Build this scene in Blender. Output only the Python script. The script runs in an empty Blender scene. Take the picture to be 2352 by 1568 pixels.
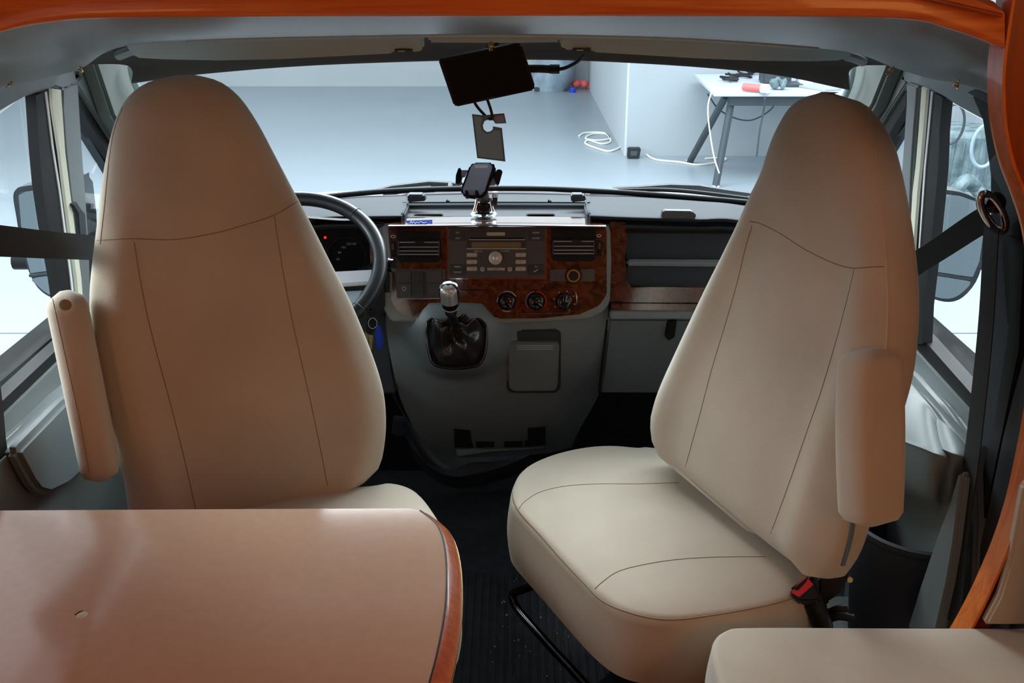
import bpy, bmesh, math, random
from mathutils import Vector, Matrix
from mathutils.bvhtree import BVHTree
random.seed(7)
S = bpy.context.scene
COL = S.collection
PI = math.pi
# ---------------------------------------------------------------- camera, world, lights, exposure
F = 2350.0; CX, CY = 1176.0, 784.0
PIT = math.radians(21.25); CH = 1.5
cd = bpy.data.cameras.new('camera'); cam = bpy.data.objects.new('camera', cd); COL.objects.link(cam)
cd.sensor_width = 36.0; cd.lens = 36.0*F/2352.0; cd.clip_start = 0.02; cd.clip_end = 100
cam.location = (0, 0, CH); cam.rotation_euler = (PI/2-PIT, 0, 0)
S.camera = cam
W = bpy.data.worlds.new('hall_light'); S.world = W; W.use_nodes = True
bg = W.node_tree.nodes['Background']; bg.inputs[0].default_value = (0.87, 0.94, 1.0, 1); bg.inputs[1].default_value = 1.7
def area(name, loc, rot, sx, sy, power, color):
    l = bpy.data.lights.new(name, 'AREA'); l.shape = 'RECTANGLE'; l.size = sx; l.size_y = sy; l.energy = power; l.color = color
    o = bpy.data.objects.new(name, l); COL.objects.link(o); o.location = loc; o.rotation_euler = rot
    return o
area('hall_lamp', (-6.0, 3.2, 3.0), (0, math.radians(-62), 0), 3.0, 5, 720, (0.93, 0.97, 1))
area('hall_lamp', (6.5, 5, 4.5), (0, math.radians(25), 0), 5, 7, 260, (0.92, 0.96, 1))
area('hall_lamp', (0.4, 6.8, 4.3), (math.radians(-25), 0, 0), 7, 3, 1250, (0.92, 0.96, 1))
area('cabin_warm_light', (1.12, -0.35, 1.45), (math.radians(80), 0, math.radians(52)), 0.7, 0.5, 7.0, (1.0, 0.42, 0.11))
area('cabin_warm_light', (-1.12, -0.35, 0.95), (math.radians(82), 0, math.radians(-58)), 0.6, 0.4, 3.5, (1.0, 0.46, 0.14))  # second warm light, added to tint the passenger cushion skirt
area('side_fill_light', (-1.14, 0.25, 1.35), (math.radians(84), 0, math.radians(-62)), 0.9, 0.5, 0.6, (0.95, 0.98, 1.0))  # added neutral fill, there is no window in this wall
area('overhead_fill_light', (0.45, 0.70, 1.955), (math.radians(4), 0, 0), 0.8, 0.55, 1.0, (0.92, 0.96, 1.0))  # added overhead fill below the closed ceiling
S.view_settings.view_transform = 'Standard'; S.view_settings.look = 'None'
S.view_settings.gamma = 1; S.view_settings.use_curve_mapping = False
S.view_settings.exposure = 0.0
S.cycles.max_bounces = 8; S.cycles.transparent_max_bounces = 12
# ---------------------------------------------------------------- photograph pixel -> point in the place
cp, sp = math.cos(PIT), math.sin(PIT)
def ray(px, py):
    a = (px-CX)/F; b = (py-CY)/F
    return Vector((a, cp - b*sp, -sp - b*cp))
def P(px, py, X=None, Y=None, Z=None, pl=None):
    d = ray(px, py); o = Vector((0, 0, CH))
    if X is not None: t = X/d.x
    elif Y is not None: t = Y/d.y
    elif Z is not None: t = (Z-CH)/d.z
    else:
        p0, n = pl; t = (p0-o).dot(n)/d.dot(n)
    return o + d*t
# ---------------------------------------------------------------- materials
def lin(c): return tuple(((x/255)/12.92 if x/255 <= .04045 else ((x/255+.055)/1.055)**2.4) for x in c)
def mat(name, rgb, rough=0.5, metal=0, noise=None, bump=0.0, bscale=300, rgb2=None, nscale=6, stretch=(1,1,1), coat=0, sheen=0, spec=0.5, emis=None, alpha=None, detail=4, ramp=(0.35,0.65), distort=0):
    m = bpy.data.materials.new(name); m.use_nodes = True; nt = m.node_tree; N = nt.nodes; L = nt.links
    b = N['Principled BSDF']; c = lin(rgb)+(1,)
    b.inputs['Base Color'].default_value = c; b.inputs['Roughness'].default_value = rough; b.inputs['Metallic'].default_value = metal
    b.inputs['Specular IOR Level'].default_value = spec
    if coat: b.inputs['Coat Weight'].default_value = coat; b.inputs['Coat Roughness'].default_value = 0.06
    if sheen: b.inputs['Sheen Weight'].default_value = sheen; b.inputs['Sheen Roughness'].default_value = 0.5
    if emis: b.inputs['Emission Color'].default_value = lin(emis[0])+(1,); b.inputs['Emission Strength'].default_value = emis[1]
    tc = N.new('ShaderNodeTexCoord'); mp = N.new('ShaderNodeMapping'); L.new(tc.outputs['Object'], mp.inputs[0]); mp.inputs['Scale'].default_value = stretch
    if rgb2:
        n = N.new('ShaderNodeTexNoise'); n.inputs['Scale'].default_value = nscale; n.inputs['Detail'].default_value = detail; n.inputs['Distortion'].default_value = distort
        L.new(mp.outputs[0], n.inputs['Vector'])
        r = N.new('ShaderNodeValToRGB'); r.color_ramp.elements[0].color = c; r.color_ramp.elements[1].color = lin(rgb2)+(1,)
        r.color_ramp.elements[0].position, r.color_ramp.elements[1].position = ramp
        L.new(n.outputs[0], r.inputs[0]); L.new(r.outputs[0], b.inputs['Base Color'])
    if bump:
        n2 = N.new('ShaderNodeTexNoise'); n2.inputs['Scale'].default_value = bscale; n2.inputs['Detail'].default_value = 2; L.new(tc.outputs['Object'], n2.inputs['Vector'])
        bp = N.new('ShaderNodeBump'); bp.inputs['Strength'].default_value = bump; bp.inputs['Distance'].default_value = 0.002
        L.new(n2.outputs[0], bp.inputs['Height']); L.new(bp.outputs[0], b.inputs['Normal'])
    return m
M = {}
M['fabric'] = mat('beige_suede', (186,177,160), .85, rgb2=(198,189,172), nscale=5, bump=.22, bscale=420, sheen=.25, spec=.2)
M['seam'] = mat('beige_seam_thread', (146,130,106), .9, spec=.1)
M['grey'] = mat('grey_moulded_plastic', (118,126,127), .42, rgb2=(124,132,133), nscale=3, bump=.15, bscale=700)
M['door'] = mat('grey_painted_metal', (116,124,126), .38, rgb2=(122,130,131), nscale=3)
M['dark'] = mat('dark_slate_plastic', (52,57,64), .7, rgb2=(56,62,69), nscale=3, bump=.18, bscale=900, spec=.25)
M['console'] = mat('mid_grey_console_plastic', (110,119,124), .42, rgb2=(115,124,129), nscale=3, bump=.12, bscale=800)
M['visor'] = mat('pale_grey_visor_vinyl', (160,184,188), .6, bump=.1, bscale=500)
M['header'] = mat('charcoal_header_cloth', (62,64,62), .8)
M['black'] = mat('black_plastic', (20,21,24), .45, spec=.3)
M['rubber'] = mat('black_rubber', (12,12,13), .6)
M['gloss'] = mat('gloss_black_plastic', (18,19,22), .12)
M['belt'] = mat('black_woven_webbing', (20,20,21), .7, bump=.3, bscale=900)
M['void'] = mat('unlit_recess_black', (6,6,6), .9)  # near-black, the shade of slots, hollows and gaps put into the colour
M['burl'] = mat('burl_walnut_veneer', (40,20,13), .16, rgb2=(112,60,36), nscale=26, detail=8, distort=2.5, ramp=(.3,.75), coat=1)
M['wood'] = mat('orange_cherry_wood', (196,92,30), .32, rgb2=(232,136,62), nscale=5, stretch=(1.2,14,26), detail=5, distort=.6, ramp=(.25,.75), coat=.25)
M['woodv'] = mat('orange_cherry_wood_upright', (190,88,28), .3, rgb2=(230,132,58), nscale=5, stretch=(26,14,1.2), detail=5, distort=.6, ramp=(.25,.75), coat=.3)
M['wooddark'] = mat('red_brown_cherry_wood', (140,58,20), .3, rgb2=(164,74,28), nscale=5, stretch=(20,12,1.2), detail=5, ramp=(.25,.75), coat=.3)
M['laminate'] = mat('pink_beige_laminate', (216,186,160), .11, rgb2=(221,191,166), nscale=60, detail=6, bump=.012, bscale=250)
M['silver'] = mat('satin_silver_plastic', (196,200,206), .3, metal=.6)
M['chrome'] = mat('chrome', (225,228,232), .1, metal=1)
M['spoke'] = mat('pale_silver_spoke', (212,216,228), .3, metal=.15)
M['slat'] = mat('light_vent_edge', (150,156,162), .4)
M['key'] = mat('worn_key_metal', (180,165,120), .3, metal=1)
M['button'] = mat('warm_silver_button', (176,166,160), .35, metal=.3)
M['radio'] = mat('charcoal_radio_plastic', (64,64,66), .4)
M['radiobtn'] = mat('dark_radio_key', (50,53,58), .3)
M['lcd'] = mat('amber_display', (112,92,60), .25, rgb2=(104,98,82), nscale=20)
M['white'] = mat('white_paint', (226,232,236), .6)
M['offwhite'] = mat('white_cable_sheath', (225,225,215), .5)
M['hallwall'] = mat('white_hall_wall', (180,187,192), .75, rgb2=(186,192,196), nscale=.7)
M['hallgrey'] = mat('pale_grey_partition', (152,160,167), .7, rgb2=(157,165,171), nscale=.8)
M['hallfloor'] = mat('grey_sealed_floor', (132,143,152), .32, rgb2=(139,150,159), nscale=.5, detail=5)
M['joint'] = mat('floor_joint', (92,98,102), .8)
M['vanwhite'] = mat('white_body_paint', (236,238,240), .2, coat=.6)
M['leather'] = mat('dark_gaiter_leather', (40,36,37), .3, bump=.35, bscale=160, coat=.3)
M['wheel'] = mat('black_wheel_leather', (34,37,42), .32, bump=.1, bscale=300)
M['mat'] = mat('ribbed_charcoal_rubber', (46,50,56), .5, rgb2=(60,64,70), nscale=30)
M['red'] = mat('red_plastic', (205,42,52), .4)
M['salmon'] = mat('salmon_red_tube', (225,96,96), .5)
M['blue'] = mat('blue_plastic_tag', (20,58,200), .3)
M['bluepaper'] = mat('blue_print', (70,100,215), .2)
M['yellow'] = mat('yellow_print', (225,225,110), .3)
M['tagcard'] = mat('grey_card', (124,160,182), .5)
M['tagedge'] = mat('dark_grey_card_border', (88,112,126), .5)
M['tagpurple'] = mat('violet_grey_card', (140,134,166), .5)
M['screen'] = mat('black_screen', (10,10,12), .5, spec=.15)
M['phonegrey'] = mat('slate_blue_cradle_plate', (138,150,176), .35)
M['cream'] = mat('cream_channel_felt', (232,232,212), .6)
M['desktop'] = mat('pale_desk_top', (172,180,189), .4)
M['desksteel'] = mat('dark_grey_steel', (60,67,73), .5, spec=.3)
M['paper'] = mat('white_paper', (236,240,244), .6)
M['sheet'] = mat('pale_blue_plastic_sheet', (160,176,190), .3, rgb2=(130,146,160), nscale=5)
M['machine'] = mat('blue_grey_machine', (80,100,104), .5, rgb2=(118,136,142), nscale=9, detail=6, ramp=(.4,.6))
M['gold'] = mat('brass_ring', (200,170,120), .25, metal=1)
M['coil'] = mat('orange_lighter_coil', (150,50,20), .35)
M['mirror'] = mat('mirror_glass', (160,172,176), .03, metal=1)
M['trimgreen'] = mat('grey_green_pillar_cloth', (98,108,104), .8)
M['print'] = mat('pale_print', (190,196,200), .5)
M['ink'] = mat('dark_print', (40,42,46), .5)
def glassmat(name, tint):
    m = bpy.data.materials.new(name); m.use_nodes = True; nt = m.node_tree; N = nt.nodes; L = nt.links
    N.remove(N['Principled BSDF']); out = N['Material Output']
    tr = N.new('ShaderNodeBsdfTransparent'); tr.inputs[0].default_value = tint+(1,)
    gl = N.new('ShaderNodeBsdfGlossy'); gl.inputs['Roughness'].default_value = 0.02
    lw = N.new('ShaderNodeLayerWeight'); lw.inputs[0].default_value = 0.5
    pw = N.new('ShaderNodeMath'); pw.operation = 'POWER'; pw.inputs[1].default_value = 5.0; L.new(lw.outputs['Facing'], pw.inputs[0])
    ma = N.new('ShaderNodeMath'); ma.operation = 'MULTIPLY_ADD'; ma.inputs[1].default_value = 0.9; ma.inputs[2].default_value = 0.02; L.new(pw.outputs[0], ma.inputs[0])
    mx = N.new('ShaderNodeMixShader'); L.new(ma.outputs[0], mx.inputs[0]); L.new(tr.outputs[0], mx.inputs[1]); L.new(gl.outputs[0], mx.inputs[2]); L.new(mx.outputs[0], out.inputs[0])
    return m
M['glass'] = glassmat('window_glass', (0.95, 0.985, 0.985))
# ---------------------------------------------------------------- object helpers
MW = {}
def root(name, label, cat, loc=(0,0,0), rotz=0, group=None):
    o = bpy.data.objects.new(name, None); COL.objects.link(o); o.empty_display_size = .05
    o.location = loc; o.rotation_euler = (0, 0, rotz); o['label'] = label; o['category'] = cat
    if group: o['group'] = group
    MW[o.name] = Matrix.Translation(Vector(loc)) @ Matrix.Rotation(rotz, 4, 'Z')
    return o
def sroot(name, label=None):
    o = bpy.data.objects.new(name, None); COL.objects.link(o); o['kind'] = 'structure'
    if label: o['label'] = label
    MW[o.name] = Matrix.Identity(4); return o
def tag(o, label, cat, group=None):
    o['label'] = label; o['category'] = cat
    if group: o['group'] = group
    return o
def struct(o, label=None):
    o['kind'] = 'structure'
    if label: o['label'] = label
    return o
def wm(o):
    return MW.get(o.name, Matrix.Identity(4)) if o is not None else Matrix.Identity(4)
def mk(name, verts, faces, m, parent=None, smooth=True, local=False, bevel=0, fixn=True, auto=40, label=None):
    me = bpy.data.meshes.new(name)
    inv = Matrix.Identity(4)
    if parent is not None and not local: inv = wm(parent).inverted()
    vs = [inv @ Vector(v) for v in verts]
    org = Vector((0,0,0))
    if parent is None:
        xs = [v.x for v in vs]; ys = [v.y for v in vs]; zs = [v.z for v in vs]
        org = Vector(((min(xs)+max(xs))/2, (min(ys)+max(ys))/2, min(zs)))
        vs = [v-org for v in vs]
    me.from_pydata([tuple(v) for v in vs], [], faces); me.update()
    bm = bmesh.new(); bm.from_mesh(me)
    if fixn: bmesh.ops.recalc_face_normals(bm, faces=bm.faces)
    if bevel:
        es = [e for e in bm.edges if len(e.link_faces) == 2 and e.calc_face_angle(0) > .5]
        bmesh.ops.bevel(bm, geom=es, offset=bevel, segments=2, affect='EDGES', clamp_overlap=True)
    for f in bm.faces: f.smooth = smooth
    if smooth:
        for e in bm.edges:
            if len(e.link_faces) == 2 and e.calc_face_angle(0) > math.radians(auto): e.smooth = False
    bm.to_mesh(me); bm.free()
    me.materials.append(m if not isinstance(m, str) else M[m])
    o = bpy.data.objects.new(name, me); COL.objects.link(o); o.location = org
    MW[o.name] = (wm(parent) if parent is not None else Matrix.Translation(org))
    if parent is not None: o.parent = parent
    if label: o['label'] = label
    return o
def boxv(c, s, R=None):
    c = Vector(c); vs = []
    for x in (-.5,.5):
        for y in (-.5,.5):
            for z in (-.5,.5):
                v = Vector((x*s[0], y*s[1], z*s[2]))
                if R is not None: v = R @ v
                vs.append(c+v)
    return vs, [(0,1,3,2),(4,6,7,5),(0,4,5,1),(2,3,7,6),(0,2,6,4),(1,5,7,3)]
def box(name, c, s, m, parent=None, bevel=0, R=None, local=False, label=None):
    v, f = boxv(c, s, R); return mk(name, v, f, m, parent, bevel=bevel, local=local, label=label)
def prism(name, pts, ext, m, parent=None, bevel=0, local=False, label=None):
    n = len(pts); ext = Vector(ext); v = [Vector(p) for p in pts] + [Vector(p)+ext for p in pts]
    f = [tuple(range(n)), tuple(range(2*n-1, n-1, -1))] + [(i, (i+1)%n, n+(i+1)%n, n+i) for i in range(n)]
    return mk(name, v, f, m, parent, bevel=bevel, local=local, label=label)
def pp(name, px, m, parent=None, Y=None, X=None, Z=None, ext=(0,.02,0), bevel=0, pl=None, label=None):
    return prism(name, [P(a, b, X=X, Y=Y, Z=Z, pl=pl) for a, b in px], ext, m, parent, bevel, label=label)
def crom(pts, n, closed=False):
    pts = [Vector(p) for p in pts]; k = len(pts); out = []
    segs = k if closed else k-1
    if k == 2 and not closed: return [pts[0].lerp(pts[1], i/(n-1)) for i in range(n)]
    for i in range(n):
        t = i*segs/(n if closed else n-1); s = min(int(t), segs-1); u = t-s
        g = (lambda j: pts[j % k]) if closed else (lambda j: pts[max(0, min(k-1, j))])
        a, b, c, d = g(s-1), g(s), g(s+1), g(s+2)
        if not closed and s == 0: a = b*2-c
        if not closed and s == segs-1: d = c*2-b
        out.append(.5*((2*b)+(c-a)*u+(2*a-5*b+4*c-d)*u*u+(3*b-a-3*c+d)*u*u*u))
    return out
def tube(name, pts, r, m, parent=None, n=10, res=None, closed=False, local=False, sx=1.0, label=None, smoothpath=True):
    path = crom(pts, res or max(2, len(pts)*5), closed) if smoothpath else [Vector(p) for p in pts]
    k = len(path); V = []; Fc = []; up = None
    for i, p in enumerate(path):
        if closed: t = path[(i+1)%k]-path[i-1]
        else: t = path[min(k-1, i+1)]-path[max(0, i-1)]
        if t.length < 1e-9: t = Vector((0,0,1))
        t.normalize()
        if up is None: up = Vector((0,0,1)) if abs(t.z) < .9 else Vector((0,1,0))
        a = t.cross(up); a.normalize(); b = a.cross(t); up = b
        rr = r(i/(k-1)) if callable(r) else r
        for j in range(n):
            w = 2*PI*j/n; V.append(p + a*math.cos(w)*rr*sx + b*math.sin(w)*rr)
    m2 = k if closed else k-1
    for i in range(m2):
        for j in range(n):
            Fc.append((i*n+j, i*n+(j+1)%n, ((i+1)%k)*n+(j+1)%n, ((i+1)%k)*n+j))
    if not closed: Fc += [tuple(range(n)), tuple(range(k*n-1, (k-1)*n-1, -1))]
    return mk(name, V, Fc, m, parent, local=local, label=label)
def loft(name, rings, m, parent=None, cap=True, local=False, auto=50, label=None, closedv=False):
    n = len(rings[0]); V = [v for r in rings for v in r]; Fc = []
    k = len(rings)
    for i in range(k if closedv else k-1):
        for j in range(n): Fc.append((i*n+j, i*n+(j+1)%n, ((i+1)%k)*n+(j+1)%n, ((i+1)%k)*n+j))
    if cap and not closedv: Fc += [tuple(range(n)), tuple(range(k*n-1, (k-1)*n-1, -1))]
    return mk(name, V, Fc, m, parent, local=local, auto=auto, label=label)
def lathe(name, prof, c, axis, m, parent=None, n=28, local=False, label=None, sq=None):
    c = Vector(c); axis = Vector(axis).normalized(); a = axis.cross(Vector((0,0,1)) if abs(axis.z) < .9 else Vector((1,0,0))).normalized(); b = axis.cross(a)
    rings = [[c + axis*h + (a*math.cos(2*PI*j/n)+b*math.sin(2*PI*j/n))*r for j in range(n)] for r, h in prof]
    return loft(name, rings, m, parent, local=local, auto=35, label=label)
def surf(name, rows, thick, m, parent=None, nu=60, nv=None, smooth_v=True, label=None, bump=None):
    """closed shell through rows of (px, py, Y) control points"""
    R = [crom([P(a, b, Y=y) for a, b, y in r], nu) for r in rows]
    nv = nv or max(2, (len(rows)-1)*6+1)
    G = [[None]*nu for _ in range(nv)]
    for j in range(nu):
        c = crom([r[j] for r in R], nv) if smooth_v else None
        if c is None:
            c = []; k = len(R)-1
            for i in range(nv):
                t = i*k/(nv-1); s = min(int(t), k-1); c.append(R[s][j].lerp(R[s+1][j], t-s))
        for i in range(nv): G[i][j] = c[i]
    if bump:
        for i in range(nv):
            for j in range(nu): G[i][j] = bump(G[i][j])
    return shell(name, G, thick, m, parent, label)
def shell(name, G, thick, m, parent=None, label=None, auto=50):
    nv, nu = len(G), len(G[0]); T = Vector(thick)
    V = [p for r in G for p in r] + [p+T for r in G for p in r]; o = nu*nv; Fc = []
    for i in range(nv-1):
        for j in range(nu-1):
            q = (i*nu+j, i*nu+j+1, (i+1)*nu+j+1, (i+1)*nu+j); Fc.append(q); Fc.append(tuple(o+x for x in reversed(q)))
    bd = [(0*nu+j) for j in range(nu)] + [i*nu+nu-1 for i in range(1, nv)] + [(nv-1)*nu+j for j in range(nu-2, -1, -1)] + [i*nu for i in range(nv-2, 0, -1)]
    for k in range(len(bd)):
        a, b = bd[k], bd[(k+1) % len(bd)]; Fc.append((a, b, b+o, a+o))
    return mk(name, V, Fc, m, parent, auto=auto, label=label)
def rrect(w, h, r, n=5):
    out = []
    for cx, cy, a0 in ((w/2-r, h/2-r, 0), (-w/2+r, h/2-r, 90), (-w/2+r, -h/2+r, 180), (w/2-r, -h/2+r, 270)):
        for i in range(n+1):
            a = math.radians(a0+90*i/n); out.append((cx+r*math.cos(a), cy+r*math.sin(a)))
    return out
def ribbon(name, pts, wdir, w, th, m, parent=None, res=30, label=None):
    path = crom(pts, res) if len(pts) > 2 else [Vector(pts[0]).lerp(Vector(pts[1]), i/(res-1)) for i in range(res)]
    rings = []
    for i, p in enumerate(path):
        wd = wdir(i/(res-1)) if callable(wdir) else Vector(wdir)
        wd = wd.normalized(); t = (path[min(res-1,i+1)]-path[max(0,i-1)]).normalized(); nn = t.cross(wd).normalized()
        rings.append([p+wd*w/2+nn*th/2, p-wd*w/2+nn*th/2, p-wd*w/2-nn*th/2, p+wd*w/2-nn*th/2])
    return loft(name, rings, m, parent, label=label)
def text(name, s, size, loc, xdir, ydir, m, parent=None, depth=.0003, align='CENTER'):
    cu = bpy.data.curves.new(name, 'FONT'); cu.body = s; cu.size = size; cu.extrude = depth; cu.align_x = align; cu.align_y = 'CENTER'
    to = bpy.data.objects.new(name+'_tmp', cu); COL.objects.link(to)
    dg = bpy.context.evaluated_depsgraph_get(); me = bpy.data.meshes.new_from_object(to.evaluated_get(dg))
    bpy.data.objects.remove(to); me.name = name
    x = Vector(xdir).normalized(); y = Vector(ydir).normalized(); z = x.cross(y)
    R = Matrix((x, y, z)).transposed().to_4x4(); R.translation = Vector(loc)
    inv = wm(parent).inverted() if parent is not None else Matrix.Identity(4)
    me.transform(inv @ R); me.materials.clear(); me.materials.append(M[m])
    o = bpy.data.objects.new(name, me); COL.objects.link(o)
    if parent is not None: o.parent = parent
    MW[o.name] = wm(parent) if parent is not None else Matrix.Identity(4)
    return o
# ================================================================ the hall outside
GZ = -0.6
o = struct(box('floor', (0, 6, GZ-.05), (40, 44, .1), 'hallfloor'), 'pale grey sealed workshop floor')
for y in (5.53,): box('joint', (0, y, GZ+.001), (39, .012, .003), 'joint', o)
struct(box('wall_front', (0, 16.6, 1.2), (40, .2, 3.6), 'hallwall'), 'white far wall of the workshop')
struct(box('wall_left', (-14, 6, 1.2), (.2, 22, 3.6), 'hallwall'), 'white side wall of the workshop')
struct(box('wall_right', (14, 6, 1.2), (.2, 22, 3.6), 'hallwall'), 'white side wall of the workshop')
pr = struct(box('wall_partition', (5.21, 13.67, .9), (8, 5.66, 3.0), 'hallgrey'), 'free-standing pale grey partition block')
box('side_panel', (1.2, 13.67, .9), (.02, 5.66, 3.0), 'hallwall', pr)
# desk
dk = root('work_desk', 'white-topped trestle desk with dark steel frame against the partition', 'desk', (3.2, 9.95, GZ))
dz = .255
prism('desk_top', [(1.80,9.3,dz-.03),(3.4,9.3,dz-.03),(3.4,10.75,dz-.03),(1.86,10.75,dz-.03)], (0,0,.03), 'desktop', dk, bevel=.006)
box('rail', (2.62, 9.38, dz-.075), (1.35, .05, .085), 'desksteel', dk, bevel=.005)
box('rail', (2.62, 10.6, dz-.075), (1.35, .05, .07), 'desksteel', dk, bevel=.005)
for ft, tp in (((1.88,9.33,GZ),(1.99,9.42,dz-.05)), ((1.83,10.5,GZ),(1.94,9.47,dz-.05)), ((3.35,9.33,GZ),(3.25,9.42,dz-.05)), ((3.35,10.5,GZ),(3.28,9.5,dz-.05))):
    tube('leg', [tp, ft], .034, 'desksteel', dk, n=8, smoothpath=False)
    box('foot', (ft[0], ft[1], GZ+.012), (.06,.06,.02), 'white', dk, bevel=.004)
def dpx(px, py, z=dz): return P(px, py, Z=z)
# things on the desk
c = dpx(1738, 200)
t = root('torch_tube', 'salmon red tube with white end cap lying on the desk', 'tube', (c.x, c.y, dz))
a, b = dpx(1708, 199, dz+.042), dpx(1750, 203, dz+.042)
tube('barrel', [a, b], .034, 'salmon', t, n=16, smoothpath=False); tube('end_cap', [b, b+(b-a).normalized()*.06], .042, 'white', t, n=16, smoothpath=False)
a = dpx(1780, 193)
t = root('monitor_base', 'dark slate box standing on the desk behind the red tube', 'box', (a.x, a.y, dz))
box('case', (a.x+.02, a.y+.1, dz+.11), (.27,.2,.22), 'desksteel', t, bevel=.012)
box('plinth', (a.x+.13, a.y-.10, dz+.012), (.17,.28,.024), 'desksteel', t, bevel=.006)
t = box('paper_stack', (a.x+.30, a.y+.08, dz+.07), (.13,.16,.14), 'paper', bevel=.008); tag(t, 'white block of paper beside the slate box on the desk', 'paper')
a = dpx(1850, 200)
t = box('folder', (a.x+.10, a.y-.12, dz+.01), (.2,.34,.02), 'hallgrey', R=Matrix.Rotation(.5,3,'Z'), bevel=.004); tag(t, 'flat grey folder lying on the desk beside the white paper', 'folder')
a = dpx(1905, 178)
t = root('laptop', 'open laptop with pale lid at the far end of the desk', 'laptop', (a.x, a.y, dz))
box('keyboard_half', (a.x, a.y, dz+.012), (.3,.22,.02), 'silver', t, bevel=.004); box('lid', (a.x+.02, a.y+.13, dz+.12), (.3,.012,.21), 'sheet', t, bevel=.004, R=Matrix.Rotation(-.25,3,'X'))
a = dpx(1786, 207)
t = tube('plastic_bag', [(a.x-.05,a.y,dz+.045),(a.x,a.y+.03,dz+.065),(a.x+.07,a.y,dz+.05)], lambda u: .03+.025*math.sin(u*9)**2, 'machine', n=9); tag(t, 'crumpled grey-green plastic bag beside the red tube', 'bag')
for i, (x, y, lab) in enumerate(((1675,188,'tangle of dark cable on the desk nearest its free corner'),(1697,178,'dark cable heap on the desk behind the red tube'),(1722,172,'taller dark cable heap near the slate box'))):
    a = dpx(x, y); rnd = random.Random(i); pts = [(a.x+rnd.uniform(-.13,.13), a.y+rnd.uniform(-.1,.1), dz+.012+rnd.uniform(0,.03+.05*(i==2))) for _ in range(12)]
    t = tube('cable_tangle', pts, .010, 'black', n=5, res=70); tag(t, lab, 'cable')
def floorline(name, px, r, m, lab, cat, g=None):
    t = tube(name, [P(x, y, Z=GZ+r) for x, y in px], r, m, n=6, res=len(px)*8); tag(t, lab, cat, g); return t
floorline('white_cable', [(1330,312),(1345,305),(1385,305),(1400,318),(1370,322),(1345,318),(1360,308),(1392,308),(1402,325),(1380,330),(1352,322),(1345,330),(1375,342),(1400,347),(1425,338),(1432,330)], .011, 'offwhite', 'loose coil of white cable on the hall floor', 'cable')
floorline('white_cable', [(1452,338),(1480,352),(1505,366),(1560,372),(1600,378),(1640,374),(1668,366),(1655,362),(1620,364)], .010, 'offwhite', 'white cable trailing along the partition foot towards the desk', 'cable')
floorline('white_cable', [(1376,208),(1385,222),(1400,250),(1415,290),(1428,325)], .008, 'offwhite', 'thin white cable along the bright side of the partition', 'cable')
t = tube('desk_cable', [P(1636,206,Y=9.22), P(1626,245,Y=9.15), P(1630,300,Y=9.1), P(1640,360,Y=9.0), P(1652,398,Y=8.9)], .006, 'offwhite', n=6); tag(t, 'white cable hanging from the desk corner', 'cable')
t = tube('desk_cable', [P(1757,225,Y=9.25), P(1753,260,Y=9.3), P(1745,300,Y=9.3), P(1738,360,Y=9.3)], .009, 'desksteel', n=6); tag(t, 'dark cable hanging straight down under the desk', 'cable')
t = tube('desk_cable', [P(1625,215,Y=9.6), P(1650,250,Y=9.7), P(1690,272,Y=9.7), P(1730,275,Y=9.7), P(1772,250,Y=9.7), P(1780,225,Y=9.6)], .007, 'desksteel', n=6); tag(t, 'thin dark cable looping beneath the desk top', 'cable')
a = P(1450, 360, Z=GZ)
t = root('door_stop', 'small black block on the floor at the partition corner', 'block', (a.x, a.y-.05, GZ))
prism('body', [(a.x-.05,a.y-.12,GZ),(a.x+.07,a.y-.12,GZ),(a.x+.085,a.y-.12,GZ+.11),(a.x-.05,a.y-.12,GZ+.11)], (0,.1,0), 'rubber', t, bevel=.008)
box('grip', (a.x+.01, a.y-.125, GZ+.06), (.07,.012,.05), 'desksteel', t, bevel=.003)
# plastic-wrapped post and litter near the far wall
a = P(1265, 210, Z=GZ)
rings = []
for i in range(9):
    z = GZ + i*.2; r = .27+.05*math.sin(i*1.3)-(.05*i/8); rings.append([(a.x+.04*i+ (r+.03*math.sin(j*2.1+i))*math.cos(2*PI*j/18), a.y+.2+r*math.sin(2*PI*j/18), z) for j in range(18)])
t = root('wrapped_post', 'post draped in crumpled blue-grey plastic sheet by the far wall', 'post', (a.x, a.y+.2, GZ))
loft('plastic_sheet', rings, 'sheet', t); box('foot', (a.x, a.y+.2, GZ+.03), (.5,.4,.06), 'desksteel', t, bevel=.01)
a = P(1345, 205, Z=GZ)
t = tube('litter_bag', [(a.x-.20,a.y,GZ+.06),(a.x-.1,a.y+.05,GZ+.09),(a.x-.02,a.y,GZ+.08),(a.x+.04,a.y+.03,GZ+.05)], lambda u: .04+.03*math.sin(u*7)**2, 'salmon', n=9); tag(t, 'red plastic bag on the floor behind the partition', 'bag')
t = lathe('bottle_lid', [(0.001,0),(.05,0),(.05,.06),(.04,.07),(.001,.07)], (a.x-.22, a.y-.35, GZ), (0,0,1), 'blue', n=16); tag(t, 'small blue tub beside the red bag', 'tub')
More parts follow.
